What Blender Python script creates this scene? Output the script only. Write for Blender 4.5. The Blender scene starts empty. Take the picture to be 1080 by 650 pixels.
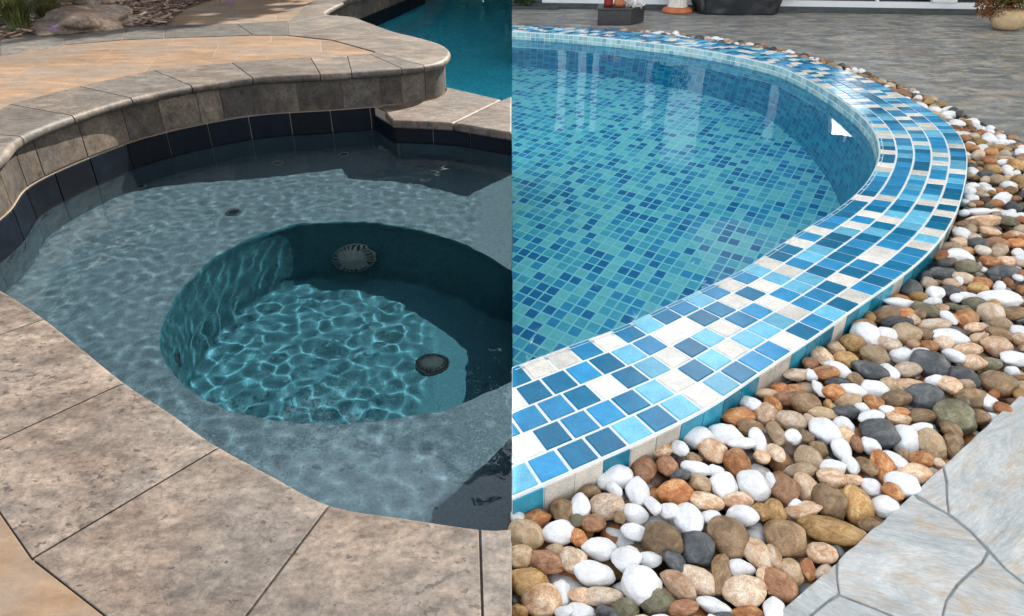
import bpy, bmesh, math, random
import numpy as np
from mathutils import Vector, Matrix, noise
R = math.radians
random.seed(7)
sc = bpy.context.scene
COL = sc.collection

# ------------------------------------------------------------------ camera, sky, sun
CAM_F, CAM_T = 750.0, R(30)
cam = bpy.data.cameras.new('camera'); co = bpy.data.objects.new('camera', cam); COL.objects.link(co)
co.location = (0, 0, 1.0); co.rotation_euler = (R(60), 0, 0)
cam.sensor_width = 36; cam.lens = CAM_F / 1080 * 36; cam.clip_start = .02; cam.clip_end = 3000
sc.camera = co
AZ, EL = R(37), R(40)
SUN = Vector((math.sin(AZ) * math.cos(EL), math.cos(AZ) * math.cos(EL), math.sin(EL)))
w = bpy.data.worlds.new('World'); sc.world = w; w.use_nodes = True
nt = w.node_tree; sk = nt.nodes.new('ShaderNodeTexSky'); sk.sky_type = 'NISHITA'; sk.sun_disc = False
sk.sun_elevation = EL; sk.sun_rotation = AZ; sk.dust_density = .8; sk.air_density = 1.0; sk.ozone_density = 1.0
hsv = nt.nodes.new('ShaderNodeHueSaturation'); hsv.inputs['Saturation'].default_value = .27
nt.links.new(sk.outputs[0], hsv.inputs['Color']); nt.links.new(hsv.outputs[0], nt.nodes['Background'].inputs[0]); nt.nodes['Background'].inputs[1].default_value = .15
l = bpy.data.lights.new('sun', 'SUN'); l.energy = 4.8; l.angle = R(.5); l.color = (1, .94, .84)
lo = bpy.data.objects.new('sun', l); COL.objects.link(lo); lo.rotation_euler = SUN.to_track_quat('Z', 'Y').to_euler()
l.cycles.is_caustics_light = True
sc.view_settings.view_transform = 'Standard'; sc.view_settings.look = 'None'
sc.view_settings.gamma = 1; sc.view_settings.exposure = 1.84
sc.cycles.use_denoising = True; sc.cycles.max_bounces = 8; sc.cycles.transmission_bounces = 8
sc.cycles.sample_clamp_indirect = 4.0; sc.cycles.caustics_reflective = False

# ------------------------------------------------------------------ picture point -> place on a plane (also through the water)
WATER = -.12
def ray(px, py):
    dx = (px - 540) / CAM_F; dy = -(py - 325) / CAM_F
    d = Vector((dx, math.cos(CAM_T) + dy * math.sin(CAM_T), -math.sin(CAM_T) + dy * math.cos(CAM_T)))
    return d.normalized()
def un(px, py, z=0.0):
    d = ray(px, py); t = (z - 1) / d.z
    return Vector((d.x * t, d.y * t))
def unw(px, py, z):
    d = ray(px, py); t = (WATER - 1) / d.z; P = d * t; N = 1.33
    s = math.hypot(d.x, d.y) / N; c = math.sqrt(1 - s * s); k = (z - WATER) / -c
    return Vector((P.x + d.x / N * k, P.y + d.y / N * k))

# ------------------------------------------------------------------ helpers
def tag(o, label=None, cat=None, group=None, kind=None):
    if label: o['label'] = label
    if cat: o['category'] = cat
    if group: o['group'] = group
    if kind: o['kind'] = kind
    return o
def empty(name, loc=(0, 0, 0)):
    o = bpy.data.objects.new(name, None); COL.objects.link(o); o.location = loc; o.empty_display_size = .1; return o
SIDE = 0
def mesh(name, vs, fs, mat=None, parent=None, smooth=False, bevel=0, seg=2, tint=None, recv=False, uv=None):
    if SIDE: vs = [((min(v[0], -.0004) if SIDE < 0 else max(v[0], .0004)), v[1], v[2]) for v in vs]
    me = bpy.data.meshes.new(name); me.from_pydata([tuple(v) for v in vs], [], fs); me.update()
    if smooth: me.polygons.foreach_set('use_smooth', [True] * len(me.polygons))
    if tint:
        at = me.color_attributes.new('tint', 'FLOAT_COLOR', 'CORNER')
        d = []
        for p in me.polygons: d += list(tint[p.index]) * p.loop_total
        at.data.foreach_set('color', d)
    if uv:
        ul = me.uv_layers.new(name='uv')
        for lp in me.loops: ul.data[lp.index].uv = uv[lp.vertex_index]
    o = bpy.data.objects.new(name, me); COL.objects.link(o)
    if mat: me.materials.append(mat)
    if parent:
        o.parent = parent; o.matrix_parent_inverse = Matrix.Translation(-Vector(parent.location))
    if bevel:
        b = o.modifiers.new('edge', 'BEVEL'); b.width = bevel; b.segments = seg; b.limit_method = 'ANGLE'; b.angle_limit = R(35)
        me.polygons.foreach_set('use_smooth', [True] * len(me.polygons))
        b.harden_normals = True
    if recv: o.cycles.is_caustics_receiver = True
    return o
def area(p): return sum(p[i - 1][0] * p[i][1] - p[i][0] * p[i - 1][1] for i in range(len(p))) / 2
def prism_geo(poly, z0, z1, base=0):
    p = [(q[0], q[1]) for q in poly]
    if area(p) < 0: p = p[::-1]
    n = len(p); vs = [(x, y, z0) for x, y in p] + [(x, y, z1) for x, y in p]
    fs = [tuple(base + i for i in range(n - 1, -1, -1)), tuple(base + n + i for i in range(n))]
    fs += [(base + i, base + (i + 1) % n, base + n + (i + 1) % n, base + n + i) for i in range(n)]
    return vs, fs
def prism(name, poly, z0, z1, mat, parent=None, **k):
    vs, fs = prism_geo(poly, z0, z1); return mesh(name, vs, fs, mat, parent, **k)
def box_geo(x0, x1, y0, y1, z0, z1, base=0):
    return prism_geo([(x0, y0), (x1, y0), (x1, y1), (x0, y1)], z0, z1, base)
def cr(pts, n=8):
    P = [Vector(p[:2]) for p in pts]; out = []
    for i in range(len(P) - 1):
        a = P[i - 1] if i else P[0] * 2 - P[1]; b, c = P[i], P[i + 1]; d = P[i + 2] if i + 2 < len(P) else P[-1] * 2 - P[-2]
        for k in range(n):
            t = k / n
            out.append(.5 * ((2 * b) + (c - a) * t + (2 * a - 5 * b + 4 * c - d) * t * t + (3 * b - a - 3 * c + d) * t ** 3))
    out.append(P[-1]); return out
def arcl(P):
    s = [0.0]
    for i in range(1, len(P)): s.append(s[-1] + (P[i] - P[i - 1]).length)
    return s
def resample(P, n):
    s = arcl(P); out = []; j = 0
    for k in range(n + 1):
        t = s[-1] * k / n
        while j < len(s) - 2 and s[j + 1] < t: j += 1
        f = (t - s[j]) / max(1e-9, s[j + 1] - s[j]); out.append(P[j].lerp(P[j + 1], min(1, max(0, f))))
    return out
def sub(P, t0, t1, n=6):
    s = arcl(P); out = []
    for k in range(n + 1):
        t = t0 + (t1 - t0) * k / n; j = 0
        while j < len(s) - 2 and s[j + 1] < t: j += 1
        f = (t - s[j]) / max(1e-9, s[j + 1] - s[j]); out.append(P[j].lerp(P[j + 1], f))
    return out
def near_t(P, q):
    s = arcl(P); b = (1e9, 0)
    for i in range(len(P) - 1):
        e = P[i + 1] - P[i]; L = e.length_squared
        if L < 1e-12: continue
        f = min(1, max(0, (q - P[i]).dot(e) / L)); d = (P[i] + e * f - q).length
        if d < b[0]: b = (d, s[i] + f * math.sqrt(L))
    return b[1]
def offs(P, d):                       # + is to the right of travel
    out = []
    for i in range(len(P)):
        t = (P[min(i + 1, len(P) - 1)] - P[max(i - 1, 0)]).normalized(); out.append(P[i] + Vector((t.y, -t.x)) * d)
    return out
def band(name, P, z0, z1, mat, parent=None, flip=False, **k):
    s = arcl(P); vs = []; fs = []; uv = []
    for i, p in enumerate(P):
        vs += [(p.x, p.y, z0), (p.x, p.y, z1)]; uv += [(s[i], z0), (s[i], z1)]
    for i in range(len(P) - 1):
        f = (2 * i, 2 * i + 2, 2 * i + 3, 2 * i + 1); fs.append(f[::-1] if flip else f)
    return mesh(name, vs, fs, mat, parent, uv=uv, **k)
def clip0(poly, x0=0.0):
    out = []
    for i in range(len(poly)):
        a, b = poly[i - 1], poly[i]
        ia, ib = a[0] >= x0, b[0] >= x0
        if ia != ib:
            t = (x0 - a[0]) / (b[0] - a[0]); out.append((x0, a[1] + (b[1] - a[1]) * t))
        if ib: out.append((b[0], b[1]))
    return out
def inside(p, poly):
    c = False; x, y = p[0], p[1]
    for i in range(len(poly)):
        a, b = poly[i - 1], poly[i]
        if (a[1] > y) != (b[1] > y) and x < (b[0] - a[0]) * (y - a[1]) / (b[1] - a[1]) + a[0]: c = not c
    return c
def lathe(prof, n=32, loc=(0, 0, 0)):
    vs = []; fs = []
    for r, z in prof:
        for k in range(n):
            a = 2 * math.pi * k / n; vs.append((loc[0] + r * math.cos(a), loc[1] + r * math.sin(a), loc[2] + z))
    for j in range(len(prof) - 1):
        for k in range(n):
            a, b = j * n + k, j * n + (k + 1) % n; fs.append((a, b, b + n, a + n))
    return vs, fs

# ------------------------------------------------------------------ materials
class NT:
    def __init__(s, name):
        s.m = bpy.data.materials.new(name); s.m.use_nodes = True; s.t = s.m.node_tree; s.b = s.t.nodes['Principled BSDF']
    def n(s, ty, **k):
        q = s.t.nodes.new(ty)
        for a, v in k.items(): setattr(q, a, v)
        return q
    def l(s, a, b): s.t.links.new(a, b)
    def coord(s, kind='Object', scale=(1, 1, 1), rot=(0, 0, 0), rnd=False):
        tc = s.n('ShaderNodeTexCoord'); mp = s.n('ShaderNodeMapping'); mp.inputs['Scale'].default_value = scale; mp.inputs['Rotation'].default_value = rot
        src = tc.outputs[kind]
        if rnd:
            oi = s.n('ShaderNodeObjectInfo'); mu = s.n('ShaderNodeMath', operation='MULTIPLY'); mu.inputs[1].default_value = 37.0
            s.l(oi.outputs['Random'], mu.inputs[0]); ad = s.n('ShaderNodeVectorMath', operation='ADD'); s.l(src, ad.inputs[0]); s.l(mu.outputs[0], ad.inputs[1]); src = ad.outputs[0]
        s.l(src, mp.inputs[0]); return mp.outputs[0]
    def noise(s, v, scale, detail=5, rough=.55, dist=0):
        q = s.n('ShaderNodeTexNoise'); q.inputs['Scale'].default_value = scale; q.inputs['Detail'].default_value = detail
        q.inputs['Roughness'].default_value = rough; q.inputs['Distortion'].default_value = dist; s.l(v, q.inputs['Vector']); return q.outputs['Fac']
    def ramp(s, f, stops, const=False):
        q = s.n('ShaderNodeValToRGB'); e = q.color_ramp.elements
        if const: q.color_ramp.interpolation = 'CONSTANT'
        while len(e) < len(stops): e.new(.5)
        for x, (p, c) in zip(e, stops): x.position = p; x.color = (*c, 1) if len(c) == 3 else c
        s.l(f, q.inputs[0]); return q.outputs[0]
    def mix(s, f, a, b, mode='MIX'):
        q = s.n('ShaderNodeMix', data_type='RGBA', blend_type=mode)
        for v, i in ((f, 0), (a, 6), (b, 7)):
            if hasattr(v, 'default_value') or hasattr(v, 'links'): s.l(v, q.inputs[i])
            elif i == 0: q.inputs[0].default_value = v
            else: q.inputs[i].default_value = (*v, 1)
        return q.outputs[2]
    def mth(s, op, a, b=0.0, c=None):
        q = s.n('ShaderNodeMath', operation=op)
        for i, v in enumerate((a, b) if c is None else (a, b, c)):
            if isinstance(v, (int, float)): q.inputs[i].default_value = v
            else: s.l(v, q.inputs[i])
        return q.outputs[0]
    def bump(s, h, dist=.002, st=.6):
        q = s.n('ShaderNodeBump'); q.inputs['Strength'].default_value = st; q.inputs['Distance'].default_value = dist; s.l(h, q.inputs['Height']); s.l(q.outputs[0], s.b.inputs['Normal'])
    def out(s, col=None, rough=.6, spec=None):
        if col is not None:
            if isinstance(col, tuple): s.b.inputs['Base Color'].default_value = (*col, 1)
            else: s.l(col, s.b.inputs['Base Color'])
        if isinstance(rough, (int, float)): s.b.inputs['Roughness'].default_value = rough
        else: s.l(rough, s.b.inputs['Roughness'])
        if spec is not None: s.b.inputs['Specular IOR Level'].default_value = spec
        return s.m
def plain(name, c, rough=.5, var=.12, sc_=8, bump=.001, spec=None):
    q = NT(name); v = q.coord(rnd=True); f = q.noise(v, sc_)
    c0 = tuple(x * (1 - var) for x in c); c1 = tuple(x * (1 + var) for x in c)
    q.bump(q.noise(v, sc_ * 8), bump, .4)
    return q.out(q.ramp(f, [(.3, c0), (.7, c1)]), rough, spec)
def travertine(name, dark, mid, light, pits=.5, rough=.62, joints=None, vary=.16, stretch=(1, 1.7, 1), rot=.5, grain=1.0):
    q = NT(name); v = q.coord(rnd=True); vs_ = q.coord(scale=stretch, rot=(0, 0, rot), rnd=True)
    f = q.noise(vs_, 4.5, 9, .68, .4); c = q.ramp(f, [(.34, dark), (.5, mid), (.64, light)])
    m2 = q.noise(vs_, 17, 7, .7, .2); grey = tuple(sum(mid) / 3 * x for x in (1.05, 1.0, .95))
    c = q.mix(q.mth('MULTIPLY', q.ramp(q.noise(v, 2.6, 4, .6), [(.42, (0, 0, 0)), (.6, (1, 1, 1))]), .55), c, grey)
    c = q.mix(grain, c, q.ramp(m2, [(.34, (.55, .54, .53)), (.5, (1, 1, 1)), (.66, (1.38, 1.36, 1.33))]), 'MULTIPLY')
    g = q.noise(v, 75, 8, .8); c = q.mix(grain, c, q.ramp(g, [(.36, (.55, .54, .53)), (.5, (1, 1, 1)), (.64, (1.4, 1.38, 1.35))]), 'MULTIPLY')
    p = q.noise(q.coord(scale=(1, 1.5, 1), rot=(0, 0, .7), rnd=True), 36, 6, .68)
    big = q.noise(v, 3.4, 3, .6)
    thr = q.mth('MULTIPLY', q.mth('SUBTRACT', p, q.mth('MULTIPLY_ADD', big, -.22, .705)), 22.0)
    pm = q.mth('MULTIPLY', q.mth('MINIMUM', q.mth('MAXIMUM', thr, 0.0), 1.0), pits)
    c = q.mix(pm, c, tuple(x * .3 for x in dark))
    oi = q.n('ShaderNodeObjectInfo'); k = q.mth('MULTIPLY_ADD', oi.outputs['Random'], vary * 2, 1 - vary)
    hs = q.n('ShaderNodeHueSaturation'); q.l(k, hs.inputs['Value']); q.l(c, hs.inputs['Color']); c = hs.outputs[0]
    h = q.mth('SUBTRACT', q.mth('MULTIPLY', g, .5), q.mth('MULTIPLY', pm, .6))
    if joints:
        uvw = q.coord(rot=(0, 0, joints[0])); br = q.n('ShaderNodeTexBrick'); q.l(uvw, br.inputs['Vector'])
        br.inputs['Scale'].default_value = 1; br.inputs['Brick Width'].default_value = joints[1]; br.inputs['Row Height'].default_value = joints[2]
        br.inputs['Mortar Size'].default_value = .005; br.inputs['Mortar Smooth'].default_value = .3
        br.inputs['Color1'].default_value = (.84, .83, .8, 1); br.inputs['Color2'].default_value = (1.08, 1.07, 1.05, 1); br.inputs['Mortar'].default_value = (1, 1, 1, 1)
        c = q.mix(1.0, c, br.outputs['Color'], 'MULTIPLY'); c = q.mix(q.mth('MULTIPLY', br.outputs['Fac'], .8), c, joints[3])
        h = q.mth('SUBTRACT', h, q.mth('MULTIPLY', br.outputs['Fac'], 1.2))
    q.bump(h, .0016, .5)
    return q.out(c, rough, .3)
M = {}
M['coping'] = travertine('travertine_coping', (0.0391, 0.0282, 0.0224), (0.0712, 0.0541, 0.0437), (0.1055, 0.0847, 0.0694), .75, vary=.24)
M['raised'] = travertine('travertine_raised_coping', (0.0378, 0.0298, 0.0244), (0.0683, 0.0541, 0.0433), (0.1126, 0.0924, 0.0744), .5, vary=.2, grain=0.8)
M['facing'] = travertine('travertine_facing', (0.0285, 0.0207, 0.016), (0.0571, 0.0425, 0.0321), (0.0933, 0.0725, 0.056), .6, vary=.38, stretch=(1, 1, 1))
M['greyband'] = travertine('travertine_grey', (0.0371, 0.0328, 0.0291), (0.0587, 0.0525, 0.0464), (0.0834, 0.0742, 0.065), .25)
M['orange'] = travertine('travertine_gold', (0.0914, 0.0546, 0.0323), (0.1312, 0.0814, 0.0484), (0.175, 0.1162, 0.0736), .2, joints=(-.25, .62, .42, (0.1352, 0.0954, 0.0629)), vary=.0, stretch=(1, 3.2, 1), rot=.2, grain=0.35)
M['orange_near'] = travertine('travertine_gold_near', (0.0812, 0.0476, 0.0245), (0.1132, 0.0679, 0.036), (0.1363, 0.087, 0.0499), .1, vary=.0, stretch=(1, 3, 1), rot=1.0, grain=0.25)
M['grout'] = plain('dark_grout', (.12, .095, .08), .9, .3, 40)
M['plaster'] = None
def plaster(name, c, amt=.25):
    q = NT(name); v = q.coord(); a = q.noise(v, 150, 3, .7); b = q.noise(v, 4, 4, .5)
    s = q.ramp(a, [(.36, tuple(x * (1 - amt * 1.6) for x in c)), (.5, c), (.66, tuple(min(1, x * (1 + amt * 1.8)) for x in c))])
    s = q.mix(.30, s, q.ramp(b, [(.3, tuple(x * .7 for x in c)), (.7, tuple(x * 1.3 for x in c))]))
    q.bump(a, .002, .5); return q.out(s, .8, .2)
M['plaster'] = plaster('grey_pebble_plaster', (0.0403, 0.0575, 0.0706))
M['plaster_pit'] = plaster('water_tinted_plaster', (0.0103, 0.0495, 0.0664))  # same plaster as the bench, tinted teal for light the water absorbs
M['plaster_pool'] = plaster('pool_plaster', (0.0448, 0.399, 0.4968), .5)
q = NT('navy_tile'); v = q.coord(rnd=True); f = q.noise(v, 14, 6, .6, 1.2)
oi = q.n('ShaderNodeObjectInfo'); k = q.mth('MULTIPLY_ADD', oi.outputs['Random'], .8, .6); hs = q.n('ShaderNodeHueSaturation'); q.l(k, hs.inputs['Value'])
q.l(q.ramp(f, [(.3, (0.0006, 0.0012, 0.0027)), (.55, (0.0012, 0.0027, 0.0066)), (.75, (0.0036, 0.0066, 0.012))]), hs.inputs['Color']); M['navy'] = q.out(hs.outputs[0], .5, .12)
M['pale_grout'] = plain('pale_grout', (.22, .19, .16), .8)

def slate(name, obj_rnd=True, joints=False, s_=1.0, k=1.0, ang=-.15):
    q = NT(name); T = lambda *c: tuple(x * k for x in c)
    tc = q.n('ShaderNodeTexCoord'); vr = q.n('ShaderNodeVectorRotate', rotation_type='Z_AXIS'); q.l(tc.outputs['Object'], vr.inputs['Vector'])
    if obj_rnd:
        oi = q.n('ShaderNodeObjectInfo'); q.l(q.mth('MULTIPLY_ADD', oi.outputs['Random'], 2.4, -.9), vr.inputs['Angle'])
    else: vr.inputs['Angle'].default_value = ang
    def mp(sc2):
        m_ = q.n('ShaderNodeMapping'); m_.inputs['Scale'].default_value = sc2; q.l(vr.outputs[0], m_.inputs[0]); return m_.outputs[0]
    st = q.noise(mp((1.5 * s_, 4.2 * s_, 3) if obj_rnd else (2.2, 4.0, 3)), 2.4, 11, .74, 1.3); fine = q.noise(mp((22 * s_, 95 * s_, 10)), 2, 7, .75, .3); pat = q.noise(mp((1.6 * s_, 3.2 * s_, 1)), 2.6, 7, .7, .9); pt2 = q.noise(mp((9 * s_, 16 * s_, 1)), 2.2, 6, .7, .5)
    c = q.ramp(st, [(.33, T(.24, .26, .265)), (.45, T(.40, .42, .415)), (.54, T(.54, .55, .53)), (.66, T(.74, .74, .71))])
    c = q.mix(q.mth('MULTIPLY', q.mth('MULTIPLY', q.ramp(pat, [(.44, (0, 0, 0)), (.58, (1, 1, 1))]), q.ramp(pt2, [(.44, (0, 0, 0)), (.56, (1, 1, 1))])), .85), c, T(.52, .36, .22))
    c = q.mix(q.mth('MULTIPLY', q.ramp(pat, [(.34, (1, 1, 1)), (.46, (0, 0, 0))]), .55), c, T(.33, .38, .385))
    c = q.mix(.27, c, q.ramp(fine, [(.34, T(.12, .13, .13)), (.5, T(.40, .42, .41)), (.66, T(.75, .76, .73))]))
    h = q.mth('ADD', q.mth('MULTIPLY', st, 1.6), q.mth('MULTIPLY', fine, .35))
    if not obj_rnd:
        b1 = q.noise(mp((2.0, 3.4, 1)), 2.2, 5, .7, .6); b2 = q.noise(mp((3.0, 5.5, 1)), 2.0, 5, .7, .4)
        c = q.mix(1.0, c, q.ramp(b1, [(.38, (.62, .64, .68)), (.5, (1, 1, 1)), (.62, (1.45, 1.43, 1.4))]), 'MULTIPLY')
        c = q.mix(1.0, c, q.ramp(b2, [(.40, (.80, .86, .92)), (.5, (1, 1, 1)), (.62, (1.15, 1.05, .92))]), 'MULTIPLY')
    q.bump(h, .006, .6)
    return q.out(c, .5, .4)
M['slate'] = slate('slate_flagstone'); M['slate_far_shaded'] = slate('slate_paving_shaded', False, False, 1.0, .52, .05)  # far slate is a darker copy, the house's shade put into its colour
M['slate_grout'] = plain('slate_grout', (.23, .245, .25), .9, .25, 60)

def glazed(name, rough=.18, uvmode=False):
    q = NT(name); at = q.n('ShaderNodeVertexColor'); at.layer_name = 'tint'; v = q.coord()
    f = q.noise(v, 420, 2, .6); g = q.noise(v, 30, 3, .5)
    c = q.mix(1.0, at.outputs[0], q.ramp(f, [(.36, (.72, .80, .84)), (.5, (1, 1, 1)), (.64, (1.25, 1.16, 1.1))]), 'MULTIPLY')
    c = q.mix(1.0, c, q.ramp(g, [(.3, (.82, .84, .86)), (.7, (1.12, 1.1, 1.08))]), 'MULTIPLY')
    q.bump(q.noise(v, 60, 2, .5), .0008, .35)
    return q.out(c, rough, .26)
M['glazed'] = glazed('glazed_mosaic')
M['white_grout'] = plain('white_grout', (.78, .80, .80), .7, .08, 30)
def mosaic(name, ux, uy, tile, cols, grout, use_uv=False, gw=.09, rough=.3):
    """ux, uy: lattice axes on the ground (2-vectors), one step of each is one tile."""
    q = NT(name); tc = q.n('ShaderNodeTexCoord'); src = tc.outputs['UV' if use_uv else 'Object']
    det = ux[0] * uy[1] - ux[1] * uy[0]
    sx = q.n('ShaderNodeSeparateXYZ'); q.l(src, sx.inputs[0]); X, Y = sx.outputs[0], sx.outputs[1]
    a = q.mth('ADD', q.mth('MULTIPLY', X, uy[1] / det), q.mth('MULTIPLY', Y, -uy[0] / det))
    b = q.mth('ADD', q.mth('MULTIPLY', X, -ux[1] / det), q.mth('MULTIPLY', Y, ux[0] / det))
    fa, fb = q.mth('FRACT', a), q.mth('FRACT', b)
    cb = q.n('ShaderNodeCombineXYZ'); q.l(q.mth('FLOOR', a), cb.inputs[0]); q.l(q.mth('FLOOR', b), cb.inputs[1])
    wn = q.n('ShaderNodeTexWhiteNoise', noise_dimensions='2D'); q.l(cb.outputs[0], wn.inputs['Vector'])
    stops = []; p = 0
    for wgt, c in cols: stops.append((p, c)); p += wgt
    c = q.ramp(wn.outputs['Value'], stops, True)
    def edge(f): return q.mth('LESS_THAN', q.mth('ABSOLUTE', q.mth('SUBTRACT', f, .5)), .5 - gw)
    m_ = q.mth('MULTIPLY', edge(fa), edge(fb))
    v = q.coord(); c = q.mix(1.0, c, q.ramp(q.noise(v, 24, 4, .6), [(.3, (.85, .88, .9)), (.7, (1.12, 1.1, 1.08))]), 'MULTIPLY')
    return q.out(q.mix(m_, grout, c), rough, .3)
q = NT('water'); 
for x in list(q.t.nodes): q.t.nodes.remove(x)
o_ = q.n('ShaderNodeOutputMaterial'); g_ = q.n('ShaderNodeBsdfGlass'); g_.inputs['Roughness'].default_value = 0; g_.inputs['IOR'].default_value = 1.33
g_.inputs['Color'].default_value = (.86, .97, 1, 1)
rf_ = q.n('ShaderNodeBsdfRefraction'); rf_.inputs['Roughness'].default_value = 0; rf_.inputs['IOR'].default_value = 1.33; rf_.inputs['Color'].default_value = (.86, .97, 1, 1)
ms_ = q.n('ShaderNodeMixShader'); gx_ = q.n('ShaderNodeSeparateXYZ'); q.l(q.coord(), gx_.inputs[0]); q.l(q.mth('MULTIPLY', q.mth('MINIMUM', q.mth('MAXIMUM', q.mth('MULTIPLY_ADD', gx_.outputs[0], 2.5, -.2), 0.0), 1.0), .32), ms_.inputs[0]); q.l(g_.outputs[0], ms_.inputs[1]); q.l(rf_.outputs[0], ms_.inputs[2]); q.l(ms_.outputs[0], o_.inputs[0]); M['water'] = q.m

# ------------------------------------------------------------------ SPA SIDE (x < 0)
C = cr([(-1.775, 2.04)] + [un(x, y, .18) for x, y in [(0, 174), (25, 149), (79, 127), (140, 108), (203, 95), (267, 86), (338, 82), (371, 80), (424, 76), (448, 73), (467, 68.5), (475, 61), (473, 55), (463, 49), (439, 42), (415, 36), (385, 25), (372, 20.5), (347, 18.5), (343.5, 16), (350, 11.5), (361, 6), (378, 0), (450, -25)]], 10)
F = offs(C, -.035)
NE = cr([un(x, y, 0) for x, y in [(540, 556), (506, 556), (430, 545), (348, 531), (285, 499), (223, 465), (178, 433), (132, 403), (88, 368), (45, 334), (0, 305)]] + [(-1.67, 1.93), (-1.80, 2.04)], 8)
# shelf (spillway) slabs
SE = cr([un(414, 127), un(446, 128), un(478, 130), un(510, 135), un(540, 140)], 6)
tA = near_t(F, un(402, 117)); tB = near_t(F, un(468, 92))
WT = sub(F, 0, near_t(F, SE[0] + Vector((-.06, .05))), 60) + offs(SE, -.03)[1:]
WT[-1].x = 0
NW = offs(NE, -.03); NW[0].x = 0
pitR = cr([Vector((0, 1.77)), Vector((-.11, 1.69)), Vector((-.2, 1.635)), Vector((-.38, 1.59)), Vector((-.54, 1.572)), Vector((-.73, 1.60)), Vector((-.93, 1.69)), Vector((-1.10, 1.86)), Vector((-1.19, 2.08)), Vector((-1.215, 2.34)), Vector((-1.16, 2.62)), Vector((-.99, 2.84)), Vector((-.71, 2.90)), Vector((-.41, 2.83)), Vector((-.2, 2.69)), Vector((0, 2.46))], 6)
pitR = resample(pitR, 90)
cen = Vector((-.52, 2.15)); pitF = []
for p in pitR:
    d = p - cen; ang = math.atan2(d.y, d.x)
    ins = .05 + .13 * max(0, math.sin(ang - .35)) ** 1.5
    qv = p - d.normalized() * ins
    if p.x > -.25: qv.x = p.x * (qv.x / p.x if p.x < -.01 else 1)
    pitF.append(Vector((min(qv.x, 0), qv.y)))
pitF[0].x = 0; pitF[-1].x = 0
SIDE = -1
spa = tag(empty('spa_basin', (-.9, 2.3, -.8)), 'sunken grey plaster spa basin with round footwell, filled with rippling water', 'spa')
BZ, FZ = -.41, -.80
bench = [Vector((0, .9))] + NW + WT[1:] + [Vector((0, 2.46))] + offs(pitR[::-1], 0)
def tri_poly(name, poly, z, mat, parent, recv=True, res=None):
    bm = bmesh.new(); vv = [bm.verts.new((p[0], p[1], z)) for p in poly]; f = bm.faces.new(vv)
    if f.normal.z < 0 or area([(p[0], p[1]) for p in poly]) < 0: bmesh.ops.reverse_faces(bm, faces=[f])
    bmesh.ops.triangulate(bm, faces=bm.faces[:]); me = bpy.data.meshes.new(name); bm.to_mesh(me); bm.free()
    o = bpy.data.objects.new(name, me); COL.objects.link(o); me.materials.append(mat)
    if parent: o.parent = parent; o.matrix_parent_inverse = Matrix.Translation(-Vector(parent.location))
    if recv: o.cycles.is_caustics_receiver = True
    return o
def dedupe(P):
    out = []
    for p in P:
        if not out or (Vector(p[:2]) - out[-1]).length > .002: out.append(Vector(p[:2]))
    if (out[0] - out[-1]).length < .002: out.pop()
    return out
benchP = dedupe([p for p in bench])
tri_poly('bench', benchP, BZ, M['plaster'], spa)
# footwell wall: rounded rim, sloping wall, fillet
vs = []; fs = []
prof = []
for k in range(6): a = k / 5 * math.pi / 2; prof.append((.10 * math.sin(a) * 1.0, BZ - .045 * (1 - math.cos(a))))
for k in range(1, 7): t = k / 6; prof.append((.10 + .75 * t, BZ - .045 + (FZ + .05 - BZ + .045) * t))
for k in range(1, 5): a = k / 4 * math.pi / 2; prof.append((.85 + .15 * (1 - math.cos(a)) , FZ + .05 * (1 - math.sin(a))))
for i in range(len(pitR)):
    for e, z in prof:
        p = pitR[i].lerp(pitF[i], e); vs.append((p.x, p.y, z))
n = len(prof)
for i in range(len(pitR) - 1):
    for j in range(n - 1): fs.append((i * n + j, (i + 1) * n + j, (i + 1) * n + j + 1, i * n + j + 1))
mesh('footwell_wall', vs, fs, M['plaster_pit'], spa, smooth=True, recv=True)
tri_poly('footwell_floor', dedupe(pitF), FZ, M['plaster_pit'], spa)
mesh('footwell_end_wall', [(0, 1.6, FZ), (0, 2.6, FZ), (0, 2.6, BZ), (0, 1.6, BZ)], [(0, 1, 2, 3)], M['plaster_pit'], spa)
band('basin_wall', WT, BZ, -.12, M['plaster'], spa, recv=True)
band('basin_wall', NW, BZ, -.05, M['plaster'], spa, recv=True)
WTa = sub(F, 0, near_t(F, SE[0] + Vector((-.06, .05))), 60); WTb = offs(SE, -.03)
cA, cB = WTa[-1], WTb[0]; dC = (cB - cA).normalized(); nC = Vector((dC.y, -dC.x)) * .008
prism('waterline_tile', [cA + nC * .2, cB + nC * .2, cB + nC, cA + nC], -.145, -.046, M['navy'], spa)
band('grout_band', offs(WT, -.004), -.16, -.003, M['pale_grout'], spa)
def tiles_along(name, P, t0, t1, z0, z1, mat, parent, wid, gap=.004, thick=.01, jit=.25, seed=1, recv=False, labels=None):
    rnd = random.Random(seed); t = t0
    while t < t1 - .02:
        w_ = wid * (1 + rnd.uniform(-jit, jit)); w_ = min(w_, t1 - t)
        a = sub(P, t + gap / 2, t + w_ - gap / 2, 4); b = offs(a, -thick)
        prism(name, a + b[::-1], z0 + rnd.uniform(-.0015, .0015), z1, mat, parent, bevel=.0018, seg=1, recv=recv); t += w_
LWT = arcl(WT)[-1]
tiles_along('waterline_tile', offs(WTa, .006), .02, arcl(WTa)[-1] - .004, -.145, -.004, M['navy'], spa, .21, .005, .008, .05, 3)
tiles_along('waterline_tile', offs(WTb, .006), .0, arcl(WTb)[-1], -.145, -.046, M['navy'], spa, .21, .005, .008, .05, 4)

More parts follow.
